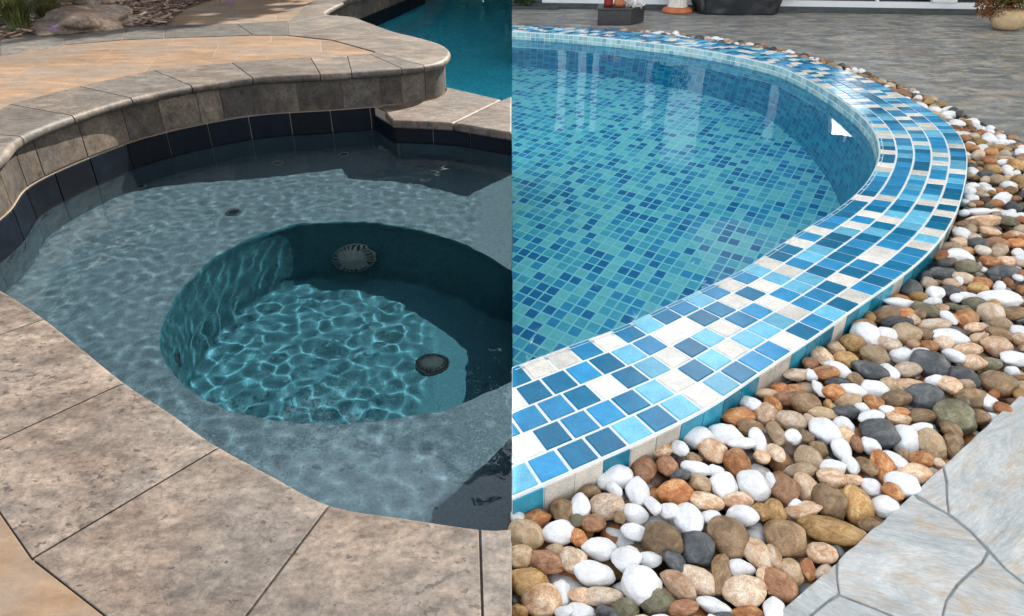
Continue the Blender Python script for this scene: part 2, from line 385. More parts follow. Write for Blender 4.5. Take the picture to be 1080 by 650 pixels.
def nosed(name, P, t0, t1, b0, b1, z0, z1, mat, parent, r_=.017, n=10, gap=.002):
    a = sub(P, t0 + gap, t1 - gap, n); dd = b1 - b0; L = max(dd.length, .01); b0 = b0 + dd * min(.3, gap / L); b1 = b1 - dd * min(.3, gap / L)
    h = (z1 - z0) / 2; rr = min(r_, h); prof = [(0, z0, 0)]
    pr = [(rr * (1 - math.cos(t)), z0 + rr * (1 - math.sin(t))) for t in [math.pi / 2 * k / 5 for k in range(5, -1, -1)]]
    pr = [(rr - rr * math.cos(k / 5 * math.pi / 2), z0 + rr - rr * math.sin(k / 5 * math.pi / 2)) for k in range(5, -1, -1)] + [(rr - rr * math.cos(k / 5 * math.pi / 2), z1 - rr + rr * math.sin(k / 5 * math.pi / 2)) for k in range(0, 6)]
    vs = []; m = len(pr) + 2
    for i in range(n + 1):
        b = b0.lerp(b1, i / n); o_ = a[i]; d = (b - o_).normalized()
        vs.append((b.x, b.y, z0))
        for dx, z in pr: q_ = o_ + d * dx; vs.append((q_.x, q_.y, z))
        vs.append((b.x, b.y, z1))
    fs = []
    for i in range(n):
        for j in range(m): fs.append((i * m + j, i * m + (j + 1) % m, (i + 1) * m + (j + 1) % m, (i + 1) * m + j))
    fs += [tuple(range(m - 1, -1, -1)), tuple(n * m + j for j in range(m))]
    o = mesh(name, vs, fs, mat, parent); me = o.data
    bm = bmesh.new(); bm.from_mesh(me); bmesh.ops.recalc_face_normals(bm, faces=bm.faces[:]); bm.to_mesh(me); bm.free()
    bv = o.modifiers.new('edge', 'BEVEL'); bv.width = .0022; bv.segments = 2; bv.limit_method = 'ANGLE'; bv.angle_limit = R(50); bv.harden_normals = True
    me.polygons.foreach_set('use_smooth', [True] * len(me.polygons)); return o
# raised wall: facing stones, coping stones
wall = tag(empty('raised_spa_wall', (-1.2, 3.9, 0)), 'curved raised wall of travertine facing stones under a bullnose coping', 'wall')
LF = arcl(F)[-1]
band('wall_core', offs(F, -.012), -1.2, .17, M['grout'], wall)
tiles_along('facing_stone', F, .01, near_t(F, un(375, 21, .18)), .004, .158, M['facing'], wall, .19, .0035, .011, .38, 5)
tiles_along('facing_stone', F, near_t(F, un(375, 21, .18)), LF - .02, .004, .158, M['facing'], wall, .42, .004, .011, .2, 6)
J = [((-30, 215), (-90, 190)), ((25, 149), (-40, 140)), ((79, 127), (10, 110)), ((140, 108), (83, 91)), ((203, 95), (162, 74)), ((267, 86), (244, 66)), ((338, 82), (327, 60)), ((371, 80), (366, 58)), ((424, 76), (390, 57)), ((448, 73), (396, 55.5)), ((475, 62), (394, 54)), ((463, 49), (385, 51.5)), ((415, 36), (351, 42)), ((385, 25), (304, 37)), ((347, 18.5), (304, 24)), ((361, 6), (325, 3)), ((378, 0), (345, -6)), ((450, -25), (415, -34))]
ts = [0.0] + [near_t(C, un(*a, .18)) for a, b in J[1:]]; inn_ = [un(*b, .2) for a, b in J]; inn_[0] = Vector((-2.5, 2.05))
for i in range(len(J) - 1):
    nosed('coping_stone', C, ts[i], ts[i + 1], inn_[i], inn_[i + 1], .158, .200, M['raised'], wall, .020)
# raised terrace (gold pavers) behind the wall
inner = [un(*b, .2) for a, b in J]
deckpoly = [Vector((-1.815, 2.04))] + offs(C, -.04)[1:] + [Vector((-1.0, 14)), Vector((-9, 14)), Vector((-9, 2.04))]
tag(prism('raised_terrace_path', dedupe(deckpoly), -.2, .194, M['orange']), 'raised terrace of gold travertine pavers behind the spa wall', None, None, 'structure')
gb = [((0, 59), (0, 42)), ((68, 47), (68, 32)), ((129, 42), (135, 29)), ((173, 40), (174, 27)), ((267, 37), (250, 25)), ((304, 37), (304, 22))]
gt = tag(empty('kerb_path', (-2.2, 5.1, .19)), None, None, None, 'structure')
for i in range(len(gb) - 1):
    a, b = un(*gb[i][0], .198), un(*gb[i + 1][0], .198); c, d = un(*gb[i + 1][1], .198), un(*gb[i][1], .198)
    e = (b - a) * .006; prism('kerb_slab', [a + e, b - e, c - e, d + e], .18, .198, M['greyband'], gt, bevel=.003)
a, b, c, d = un(-160, 95, .198), un(0, 59, .198), un(0, 42, .198), un(-160, 66, .198); prism('kerb_slab', [a, b, c, d], .18, .198, M['greyband'], gt, bevel=.003)
# shelf slabs
sh = tag(empty('spillway_shelf', (-.3, 4, 0)), 'low travertine spillway ledge at the foot of the rounded wall end', 'ledge')
Lse = arcl(SE)[-1]; tj = near_t(SE, un(478, 130)); pil = sub(F, near_t(F, un(405, 117)), tB, 14)
prism('ledge_slab', sub(SE, 0, tj - .002, 8) + [un(529, 105), un(466, 90.5) ] + [p for p in pil[::-1]][1:], -.045, 0, M['coping'], sh, bevel=.012, seg=3)
prism('ledge_slab', sub(SE, tj + .003, Lse, 6) + [Vector((0, 4.207)), un(529.8, 104.9)], -.045, 0, M['coping'], sh, bevel=.012, seg=3)
prism('ledge_core', offs(SE, -.045) + [Vector((0, 4.17)), Vector((-.40, 4.40)), Vector((-.60, 4.0))], -1.2, -.046, M['grout'], sh)

# near coping
nc = tag(empty('spa_coping', (-.8, 1, 0)), 'wide mottled travertine coping stones rounding the near rim of the spa', 'coping')
Lne = arcl(NE)[-1]
NJ = [((540, 556), (540, 900)), ((506, 556), (503, 900)), ((348, 532), (205, 722)), ((223, 477), (34, 589)), ((132, 403), (-40, 482)), ((45, 337), (-75, 380)), ((0, 305), (-110, 320)), (None, (-175, 262))]
tsn = [near_t(NE, un(*a)) if a else Lne for a, b in NJ]; tsn[0] = 0; outn = [un(*b) for a, b in NJ]
outn[0] = Vector((0, .30)); outn[1] = Vector((-.02, .30)); outn[2] = un(205, 722)
for i in range(len(NJ) - 1):
    nosed('coping_stone', NE, tsn[i] if i else -.0, tsn[i + 1], outn[i], outn[i + 1], -.04, 0, M['coping'], nc, .012, 12)
patio = [Vector((-9, -4)), Vector((0, -4)), Vector((0, .90))] + offs(NE, -.035)[1:] + [Vector((-1.84, 2.036)), Vector((-9, 2.036))]
tag(prism('patio', dedupe(patio), -.6, -.008, M['grout']), None, None, None, 'structure')
go = [Vector((-9, -4)), Vector((0, -4)), Vector((0, .295))] + [o for o in outn[1:]] + [Vector((-9, 2.03))]
gp = dedupe(go)
tag(prism('gold_pavement', [p + Vector((-.0015, -.0015)) for p in gp], -.05, -.001, M['orange_near'], bevel=.0012), None, None, None, 'structure')

# main pool behind the spa
mp_ = tag(empty('swimming_pool', (-.6, 7, -1.2)), 'large teal swimming pool lying beyond the rounded end of the spa wall', 'swimming pool')
mesh('pool_floor', [(-2.2, 3.6, -1.15), (0, 3.6, -1.15), (0, 14, -1.15), (-2.2, 14, -1.15)], [(0, 1, 2, 3)], M['plaster_pool'], mp_, recv=True)
pw = sub(F, tB, LF, 80); band('pool_wall', offs(pw, -.002), -1.15, -.16, M['plaster_pool'], mp_, recv=True)
tiles_along('waterline_tile', offs(F, .004), tB, LF - .02, -.16, .001, M['navy'], mp_, .3, .004, .014, .1, 9)
mesh('pool_end_wall', [(-2.2, 12, -1.2), (0, 12, -1.2), (0, 12, 0), (-2.2, 12, 0)], [(0, 1, 2, 3)], M['plaster_pool'], mp_)
band('ledge_back_wall', [Vector((-.62, 4.0)), Vector((-.405, 4.41)), Vector((0, 4.18))][::-1], -1.15, -.05, M['plaster_pool'], mp_, recv=True)

SIDE = 0
# water sheets with real ripples
def water(name, x0, x1, y0, y1, res, fn, keep=None):
    nx, ny = int(round((x1 - x0) / res)), int(round((y1 - y0) / res)); vs = []; fs = []
    for j in range(ny + 1):
        for i in range(nx + 1):
            x = x0 + (x1 - x0) * i / nx; y = y0 + (y1 - y0) * j / ny; vs.append((x, y, WATER + fn(x, y)))
    for j in range(ny):
        for i in range(nx):
            a = j * (nx + 1) + i
            if keep is None or keep(*vs[a][:2]): fs.append((a, a + 1, a + nx + 2, a + nx + 1))
    o = mesh(name, vs, fs, M['water'], smooth=True); o.cycles.is_caustics_caster = True
    return tag(o, None, None, None, 'structure')
def rip(x, y):
    e = min(1, max(0, -x / .06))
    a = .00095 * noise.noise(Vector((x * 18, y * 18, 0.3))) + .0014 * noise.noise(Vector((x * 4.3, y * 4.3, 3.1))) +   .00060 * noise.noise(Vector((x * 27, y * 27, 7)))
    return a * e + (calm(x, y) if x > 0 else 0)
def rip2(x, y):
    e = min(1, max(0, -x / .06))
    if x > 0: return calm(x, y)
    return e * (.0012 * noise.noise(Vector((x * 3.4, y * 3.4, 9))) + .0009 * noise.noise(Vector((x * 10, y * 8, 5))))
def calm(x, y): return .00028 * noise.noise(Vector((x * 9, y * 9, 4))) * min(1, max(x, 0) / .3) + .0010 * noise.noise(Vector((x * 2.2, y * 2.2, 1))) * min(1, max(x, 0) / .3)
water('spa_water', -2.05, .45, .86, 3.98, .0105, rip, lambda x, y: x < -.001 or y > 1.46 + x * .25)
water('swimming_pool_water', -1.75, .45, 3.98, 12, .0258, rip2, lambda x, y: x < -.001 or y < 7.0)

# drain covers and fittings under the water
def drain(loc, r, nrm, label):
    root = empty('drain_cover', loc); tag(root, label, 'drain cover', 'fluted drain covers in the spa footwell')
    root.rotation_euler = Vector(nrm).to_track_quat('Z', 'Y').to_euler()
    vs, fs = lathe([(0.001, .32 * r), (.35 * r, .31 * r), (.62 * r, .25 * r), (.66 * r, .22 * r)], 40); d = mesh('dome', vs, fs, M['drain'], smooth=True); d.parent = root
    vs, fs = lathe([(.98 * r, 0), (1.0 * r, .03 * r), (.95 * r, .06 * r), (.6 * r, .05 * r)], 40); d = mesh('rim', vs, fs, M['drain'], smooth=True); d.parent = root
    vs = []; fs = []
    for k in range(26):
        a = 2 * math.pi * k / 26; c, s = math.cos(a), math.sin(a); b = len(vs)
        for rr, z in ((.60, .24), (.93, .05), (.98, .07), (.64, .30)):
            for sg in (-1, 1): vs.append((r * (rr * c - sg * .045 * s), r * (rr * s + sg * .045 * c), r * z))
        fs += [(b, b + 2, b + 3, b + 1), (b + 2, b + 4, b + 5, b + 3), (b + 4, b + 6, b + 7, b + 5), (b + 6, b, b + 1, b + 7), (b, b + 6, b + 4, b + 2), (b + 1, b + 3, b + 5, b + 7)]
    d = mesh('fluted_ring', vs, fs, M['drain']); d.parent = root
    vs, fs = lathe([(0.001, .012), (.93 * r, .012)], 30); d = mesh('sump', vs, fs, M['black']); d.parent = root
    return root
M['drain'] = plain('grey_plastic', (.09, .105, .10), .55, .25, 60)
M['black'] = plain('black_void', (.012, .014, .015), .8)
p = unw(372, 272, -.62); drain((p.x, 2.765, -.635), .095, (0, -.95, .75), 'large fluted drain cover on the shaded back wall of the footwell')
p = unw(455, 383, FZ + .01); drain((p.x, p.y, FZ + .004), .062, (0, 0, 1), 'fluted drain cover half in shadow on the footwell floor')
drain((-1.155, 2.0, -.60), .05, (.95, .2, .25), 'small drain cover edge-on at the sunlit side wall of the footwell')
p = unw(283, 440, FZ + .01); drain((-.78, 1.72, FZ + .02), .06, (.1, .3, 1), 'drain cover tucked under the near rim of the footwell')
for (px, py), lb in zip([(146, 197), (247, 224), (293, 172), (363, 163)], ['small round jet nozzle below the raised wall, nearest the outer coping', 'small jet nozzle alone on the sunlit bench', 'small jet nozzle at the edge of the bench shadow', 'small jet nozzle deep in the bench shadow']):
    p = unw(px, py, BZ); rt = empty('jet_nozzle', (p.x, p.y, BZ + .001)); tag(rt, lb, 'jet nozzle', 'jet nozzles set in the spa bench')
    vs, fs = lathe([(.033, 0), (.032, .009), (.024, .011), (.02, .003)], 24); d = mesh('ring', vs, fs, M['drain'], smooth=True); d.parent = rt
    vs, fs = lathe([(.0005, .002), (.02, .002)], 20); d = mesh('hole', vs, fs, M['black']); d.parent = rt

# mulch bed, boulder, grasses, flowers, trees on the spa side
q = NT('mulch'); v = q.coord(); f = q.noise(v, 26, 6, .7)
q.bump(f, .03, 1); M['mulch'] = q.out(q.ramp(f, [(.3, (.015, .008, .006)), (.5, (.07, .038, .025)), (.7, (.19, .12, .085))]), .9)
bed1 = [un(x, y, .2) for x, y in [(-200, 100), (0, 42), (68, 32), (135, 29), (174, 27), (183, 17), (198, 8), (222, 0), (245, -12)]] + [Vector((-3.3, 13)), Vector((-9, 13)), Vector((-9, 4))]
tag(prism('mulch_ground', dedupe(bed1), .12, .204, M['mulch']), None, None, None, 'structure')
cvs = []; cfs = []; rnd = random.Random(4)
bp = [(p.x, p.y) for p in bed1]
for _ in range(9000):
    x, y = rnd.uniform(-4.4, -2.2), rnd.uniform(4.7, 9.5)
    if not inside((x, y), bp): continue
    a = rnd.uniform(0, 6.28); L, W_ = rnd.uniform(.012, .045), rnd.uniform(.005, .014); tl = rnd.uniform(-.5, .5); z = .208 + rnd.uniform(0, .02)
    dx, dy = math.cos(a) * L, math.sin(a) * L; wx, wy = -math.sin(a) * W_, math.cos(a) * W_; b = len(cvs)
    for zz in (0, .006): cvs += [(x - dx - wx, y - dy - wy, z + zz), (x + dx - wx, y + dy - wy, z + zz + tl * L), (x + dx + wx, y + dy + wy, z + zz + tl * L), (x - dx + wx, y - dy + wy, z + zz)]
    cfs += [(b + 4, b + 5, b + 6, b + 7), (b, b + 1, b + 5, b + 4), (b + 1, b + 2, b + 6, b + 5), (b + 2, b + 3, b + 7, b + 6), (b + 3, b, b + 4, b + 7)]
tag(mesh('bark_mulch', cvs, cfs, None, tint=[random.Random(i // 5).choice([(.05, .026, .018, 1), (.10, .055, .038, 1), (.17, .10, .07, 1), (.25, .17, .12, 1), (.025, .014, .01, 1)]) for i in range(len(cfs))]), 'reddish brown bark mulch chips covering the planting bed', 'mulch', None, 'stuff')
q = NT('tinted'); at = q.n('ShaderNodeVertexColor'); at.layer_name = 'tint'; M['tinted'] = q.out(at.outputs[0], .7); bpy.data.objects['bark_mulch'].data.materials.append(M['tinted'])
def rock(name, loc, s, mat, seed=0, sub_=4, rough=.35, fr=1.3, parent=None):
    bm = bmesh.new(); bmesh.ops.create_icosphere(bm, subdivisions=sub_, radius=1)
    for v_ in bm.verts:
        d = v_.co.normalized(); k = 1 + rough * noise.noise(d * fr + Vector((seed * 3.1, 0, 0))) + rough * .3 * noise.noise(d * fr * 3.2 + Vector((seed, 5, 0)))
        v_.co = Vector((d.x * s[0], d.y * s[1], d.z * s[2])) * k
    me = bpy.data.meshes.new(name); bm.to_mesh(me); bm.free(); me.polygons.foreach_set('use_smooth', [True] * len(me.polygons)); me.materials.append(mat)
    o = bpy.data.objects.new(name, me); COL.objects.link(o); o.location = loc
    if parent: o.parent = parent; o.matrix_parent_inverse = Matrix.Translation(-Vector(parent.location))
    return o
M['boulder'] = travertine('boulder_stone', (0.0736, 0.0506, 0.0386), (0.184, 0.1242, 0.0828), (0.3036, 0.2208, 0.1564), .3, vary=0)
p = un(92, 25, .22); tag(rock('boulder', (p.x, p.y + .1, .20), (.34, .42, .11), M['boulder'], 2, 4, .5, 1.4), 'low flat tan boulder lying on the edge of the mulch bed', 'boulder')
p = un(85, -6, .3); tag(rock('boulder', (p.x, p.y + .3, .30), (.30, .4, .16), M['boulder'], 5, 4, .4), 'upright tan boulder behind the low flat one at the grasses', 'boulder')
M['blade'] = None
q = NT('grass_blade'); v = q.coord(rnd=True); f = q.noise(v, 9, 3)
M['blade'] = q.out(q.ramp(f, [(.32, (.018, .03, .006)), (.5, (.06, .075, .015)), (.68, (.17, .15, .05))]), .55)
def tuft(loc, n_, h, spread, seed, label):
    rnd = random.Random(seed); vs = []; fs = []
    for _ in range(n_):
        a = rnd.uniform(0, 6.28); rr = rnd.uniform(0, .07); x0, y0 = math.cos(a) * rr, math.sin(a) * rr; out_ = rnd.uniform(.15, 1) * spread; hh = h * rnd.uniform(.6, 1.1); wd = rnd.uniform(.003, .006); b = len(vs)
        for k in range(6):
            t = k / 5; x = x0 + math.cos(a) * out_ * t * t; y = y0 + math.sin(a) * out_ * t * t; z = hh * (t - .45 * t * t * t * out_ / spread); w2 = wd * (1 - t * .9)
            vs += [(x - math.sin(a) * w2, y + math.cos(a) * w2, z), (x + math.sin(a) * w2, y - math.cos(a) * w2, z)]
        for k in range(5): c = b + 2 * k; fs.append((c, c + 1, c + 3, c + 2))
    o = mesh('ornamental_grass', vs, fs, M['blade']); o.location = loc; return tag(o, label, 'ornamental grass', 'ornamental grasses in the mulch bed')
for i, (px, py, nn, lb) in enumerate([(8, 38, 420, 'green ornamental grass clump at the outer end of the mulch bed'), (40, 30, 380, 'yellow-green ornamental grass clump beside the low boulder'), (24, 8, 380, 'tall ornamental grass clump behind the other two clumps')]):
    p = un(px, py, .2); tuft((p.x, p.y + .15, .20), nn, .42, .36, i + 3, lb)
M['purple'] = plain('purple_petal', (.14, .06, .30), .6)
for i, (px, py) in enumerate([(54, 31), (243, 3), (232, -1)]):
    p = un(px, py, .24); rt = empty('purple_flower', (p.x, p.y, .20)); tag(rt, ['small purple flower at the foot of the grass clump', 'purple flower at the far end of the mulch bed beside the gold paving', 'purple flower just behind another one at the far mulch edge'][i], 'flower', 'purple flowers in the mulch bed')
    vs = []; fs = []; rr_ = random.Random(i)
    for k in range(14):
        c = Vector((rr_.uniform(-.04, .04), rr_.uniform(-.03, .03), rr_.uniform(.02, .06)))
        for m in range(5):
            a = m * 1.257; b = len(vs); vs += [tuple(c), tuple(c + Vector((math.cos(a - .4) * .012, math.sin(a - .4) * .012, .004))), tuple(c + Vector((math.cos(a + .4) * .012, math.sin(a + .4) * .012, .004)))]; fs.append((b, b + 1, b + 2))
    d = mesh('blossom', vs, fs, M['purple']); d.parent = rt
    vs, fs = lathe([(.003, 0), (.002, .05)], 6); d = mesh('stem', vs, fs, M['blade']); d.parent = rt
def leaf_mat(name, a, b, c):
    q = NT(name); v = q.coord(rnd=True); f = q.noise(v, 2.5, 6, .7); return q.out(q.ramp(f, [(.35, a), (.5, b), (.68, c)]), .6, .3)
M['leaf'] = leaf_mat('tree_leaf', (.012, .03, .008), (.03, .065, .015), (.08, .12, .03)); M['bark'] = plain('bark', (.09, .065, .045), .9, .4, 12)
def tree(loc, h, r, seed, label):
    rnd = random.Random(seed); rt = empty('broadleaf_tree', loc); tag(rt, label, 'tree', 'trees beyond the pool')
    vs, fs = lathe([(.18, 0), (.13, h * .3), (.09, h * .55), (.03, h * .85)], 10); d = mesh('trunk', vs, fs, M['bark'], smooth=True); d.parent = rt
    vs = []; fs = []; cl = [(Vector((rnd.gauss(0, .45), rnd.gauss(0, .45), rnd.uniform(-1.1, .8))), rnd.uniform(.3, .55)) for _ in range(34)]
    for _ in range(11000):
        c, cr_ = rnd.choice(cl); d = Vector((rnd.gauss(0, 1), rnd.gauss(0, 1), rnd.gauss(0, 1))).normalized() * cr_ * rnd.uniform(.5, 1)
        p = c + d; p = Vector((p.x * r, p.y * r, h * .58 + p.z * h * .42)); s = rnd.uniform(.10, .2)
        u = Vector((rnd.gauss(0, 1), rnd.gauss(0, 1), rnd.gauss(0, .6))).normalized() * s; w_ = u.cross(Vector((rnd.gauss(0, 1), rnd.gauss(0, 1), rnd.gauss(0, 1)))).normalized() * s * .6
        b = len(vs); vs += [tuple(p - u), tuple(p + w_), tuple(p + u), tuple(p - w_)]; fs.append((b, b + 1, b + 2, b + 3))
    d = mesh('crown', vs, fs, M['leaf']); d.parent = rt
tl = ['tall broad tree standing straight behind the teal pool', 'tree beside the tallest one, over the gold terrace', 'bushy tree above the mulch bed', 'spreading tree past the ornamental grasses', 'outermost tree of the row behind the terrace', 'tall tree standing behind the white house', 'added unseen smaller tree where the pool meets the white house', 'tree in the second row between the two tallest', 'second-row tree straight behind the teal pool', 'added unseen lower tree just behind the near end of the white house', 'added unseen lower tree behind the middle of the white house']
for i, (x, y, h, r) in enumerate([(-1.9, 13.4, 10.5, 2.5), (-4.4, 13.8, 9.8, 2.5), (-7.0, 13.4, 10.6, 2.6), (-9.8, 13.2, 9.4, 2.6), (-12.6, 13.6, 10.0, 2.8), (8.0, 13.4, 9.0, 2.7), (.5, 13.0, 7.5, 2.0), (-3.1, 15.2, 10.0, 2.6), (-.4, 15.4, 9.5, 2.4), (1.5, 15.6, 7.6, 1.9), (3.3, 15.4, 7.2, 1.9)]): tree((x, y, -.1), h, r, i + 11, tl[i])  # smaller and lower trees by the house added to screen sky from reflections

# ------------------------------------------------------------------ MOSAIC POOL SIDE (x > 0)
ZC = -.052; FL = -.10
innp = [(540, 33), (608, 37.5), (675, 44), (743, 53), (810, 67), (844, 80), (878, 99), (905, 119), (921, 137), (927, 155), (925, 172), (911, 196), (884, 220), (844, 245), (810, 267), (777, 288), (709, 320), (655, 345), (601, 365), (540, 388)]
outp = [(540, 27), (608, 30), (675, 34.5), (743, 42.5), (810, 53), (861, 65), (911, 82), (952, 101), (986, 120), (1009.6, 140), (1019, 159), (1020, 179), (1016, 203), (1008, 226), (994, 250), (971, 275), (938.5, 300), (901, 326), (860, 355), (810, 388), (750, 428), (687, 460), (617, 491.5), (540, 525)]
IN = cr([un(*p, ZC) for p in innp], 10); OUT = cr([un(*p, ZC) for p in outp], 10)
IN[0].x = IN[-1].x = OUT[0].x = OUT[-1].x = 0
def ext(P):   # run both curves a little past x=0 so that tiles can be cut there
    return [P[0] + (P[0] - P[2]).normalized() * .5] + P + [P[-1] + (P[-1] - P[-3]).normalized() * .5]
INx, OUTx = ext(IN), ext(OUT)
PC = Vector((-1.2, 4.0))
def hit(P, ang):
    d = Vector((math.cos(ang), math.sin(ang)))
    for i in range(len(P) - 1):
        a, b = P[i] - PC, P[i + 1] - PC; e = b - a; den = d.x * e.y - d.y * e.x
        if abs(den) < 1e-12: continue
        t = (a.x * e.y - a.y * e.x) / den; u = (a.x * d.y - a.y * d.x) / den
        if t > 0 and -1e-6 <= u <= 1 + 1e-6: return PC + d * t
    return None
angs = np.linspace(math.atan2(IN[0].y + .02 - PC.y, .9), math.atan2(OUT[-1].y - PC.y, .65) , 500)
pool = tag(empty('mosaic_pool', (1, 4, -1.15)), 'round swimming pool lined and rimmed with blue and white mosaic tiles', 'swimming pool')
G0, G1 = [], []
for a in angs:
    i_, o_2 = hit(INx, a), hit(OUTx, a)
    if i_ and o_2: G0.append(i_); G1.append(o_2)
rings = [[G0[k].lerp(G1[k], (j + .0) / 5) for k in range(len(G0))] for j in range(6)]
copb = [Vector((0, IN[0].y))] + IN[1:-1] + [Vector((0, IN[-1].y)), Vector((0, OUT[-1].y))] + OUT[1:-1][::-1] + [Vector((0, OUT[0].y))]
prism('coping', dedupe(copb), -.35, ZC, M['white_grout'], pool)
pal = [(.26, (.001, .15, .29)), (.26, (.022, .255, .49)), (.22, (.14, .46, .64)), (.34, (.76, .72, .64))]
def pick(rnd, pal=pal):
    x = rnd.random() * sum(p_[0] for p_ in pal)
    for w_, c in pal:
        x -= w_
        if x <= 0: k = rnd.uniform(.82, 1.18); return (c[0] * k, c[1] * k, c[2] * k, 1)
    return (*pal[-1][1], 1)
vs = []; fs = []; tn = []; creams = []; rnd = random.Random(34); TH = .0035
for j in range(5):
    A, B = rings[j], rings[j + 1]; mid = [a.lerp(b, .5) for a, b in zip(A, B)]; s = arcl(mid); n_ = int(round(s[-1] / .0765)); g = .0042
    sA, sB = arcl(A), arcl(B)
    dg = g / s[-1]; SL = s[-1]
    def plen(y): return .0765 - .008 * min(1, max(0, (y - 1.9) / 1.6))
    def fr(t):          # arc fraction -> index in the ring arrays
        u = t * SL; jj = min(max(int(np.searchsorted(s, u)), 1), len(s) - 1); return jj - 1 + (u - s[jj - 1]) / (s[jj] - s[jj - 1])
    def arc_at(x): jj = min(int(x), len(s) - 2); return (s[jj] + (s[jj + 1] - s[jj]) * (x - jj)) / SL
    if j == 0:          # rows run straight across the rim near the camera: cuts shared by all rings there
        M2 = [a.lerp(b, .5) for a, b in zip(rings[2], rings[3])]; S2 = arcl(M2); shared = []; u2 = 0.0
        while u2 < S2[-1]:
            jj = min(max(int(np.searchsorted(S2, u2)), 1), len(S2) - 1)
            if M2[jj].y > 2.5 and M2[jj].x > .5: break
            shared.append(jj - 1 + (u2 - S2[jj - 1]) / (S2[jj] - S2[jj - 1])); u2 += .0765
    cuts_ = [arc_at(x) for x in shared]
    while cuts_[-1] < 1:
        x = fr(cuts_[-1]); cuts_.append(cuts_[-1] + plen(mid[min(int(x), len(mid) - 1)].y) / SL * (1 + (.25 if len(cuts_) == len(shared) else 0) * (j - 2) * .5))
    cuts_[-1] = 1.0
    for k in range(len(cuts_) - 1):
        t0, t1 = cuts_[k], cuts_[k + 1]
        if t1 - t0 < 3 * dg: continue
        pts = []
        for X_, SX, tt, inw in ((A, sA, t0 + dg, 0), (A, sA, t1 - dg, 0), (B, sB, t1 - dg, 1), (B, sB, t0 + dg, 1)):
            # same fraction of the mid line, found on the ring's own parameter
            u = tt * s[-1]; jj = int(np.searchsorted(s, u)); jj = min(max(jj, 1), len(s) - 1); f = (u - s[jj - 1]) / (s[jj] - s[jj - 1])
            a_ = A[jj - 1].lerp(A[jj], f); b_ = B[jj - 1].lerp(B[jj], f); e = (b_ - a_).normalized() * g
            pts.append(b_ - e if inw else a_ + e)
        poly = clip0([(p.x, p.y) for p in pts], .001)
        if len(poly) < 3: continue
        if area(poly) < 0: poly = poly[::-1]
        cx = sum(p[0] for p in poly) / len(poly); cy = sum(p[1] for p in poly) / len(poly); m = len(poly); b = len(vs); c = pick(rnd)
        while c[0] > .5 and any((cx - wx) ** 2 + (cy - wy) ** 2 < .0082 for wx, wy in creams[-400:]) and rnd.random() < .8: c = pick(rnd)
        if c[0] > .5: creams.append((cx, cy))
        vs += [(x, y, ZC + .0002) for x, y in poly] + [(cx + (x - cx) * .955, cy + (y - cy) * .955, ZC + TH) for x, y in poly]
        fs.append(tuple(b + m + i for i in range(m))); tn.append(c)
        for i in range(m): fs.append((b + i, b + (i + 1) % m, b + m + (i + 1) % m, b + m + i)); tn.append(c)
mesh('coping_tile_mosaic', vs, fs, M['glazed'], pool, tint=tn)
def side_tiles(name, P, z1, z0, wid, rows, pal_, seed, gap=.004, out_=.003, sign=1, mat='glazed'):
    rnd = random.Random(seed); L = arcl(P)[-1]; n_ = max(1, int(round(L / wid))); vs = []; fs = []; tn = []
    for k in range(n_):
        a = sub(P, L * k / n_ + gap / 2, L * (k + 1) / n_ - gap / 2, 2); o = offs(a, out_ * sign)
        for r_ in range(rows):
            za = z1 - (z1 - z0) * r_ / rows - gap / 2; zb = z1 - (z1 - z0) * (r_ + 1) / rows + gap / 2; b = len(vs); c = pick(rnd, pal_)
            for i in range(3): vs += [(a[i].x, a[i].y, zb), (a[i].x, a[i].y, za), (o[i].x, o[i].y, zb + .001), (o[i].x, o[i].y, za - .001)]
            for i in range(2):
                q_ = b + 4 * i; fs += [(q_ + 2, q_ + 6, q_ + 7, q_ + 3), (q_ + 3, q_ + 7, q_ + 5, q_ + 1), (q_, q_ + 4, q_ + 6, q_ + 2)]; tn += [c] * 3
            fs += [(b, b + 2, b + 3, b + 1), (b + 8, b + 9, b + 11, b + 10)]; tn += [c] * 2
    return mesh(name, vs, fs, M[mat], pool, tint=tn)
OUTc = [p for p in OUT]
side_tiles('outer_side_tile_mosaic', OUTc[::-1], ZC - .006, ZC - .10, .0765, 1, [(.35, (.01, .16, .24)), (.35, (.04, .28, .40)), (.3, (.52, .48, .42))], 5, sign=1)
side_tiles('inner_rim_tile_mosaic', IN, ZC - .004, WATER - .01, .045, 2, [(.5, (.34, .52, .52)), (.3, (.42, .56, .55)), (.2, (.22, .42, .48))], 6, .004, .002, 1)
rim0 = offs(IN, -.018)
def lipband(P, Q, z0, z1, name, mat):
    vs = []; fs = []
    for a, b in zip(P, Q): vs += [(a.x, a.y, z0), (b.x, b.y, z1)]
    for i in range(len(P) - 1): fs.append((2 * i, 2 * i + 2, 2 * i + 3, 2 * i + 1))
    return mesh(name, vs, fs, mat, pool, smooth=True)
M['lip'] = plain('pale_rim_tile', (.50, .62, .60), .25, .1, 12)
lipband(IN, rim0, ZC + .001, ZC + .004, 'rim_lip', M['lip'])
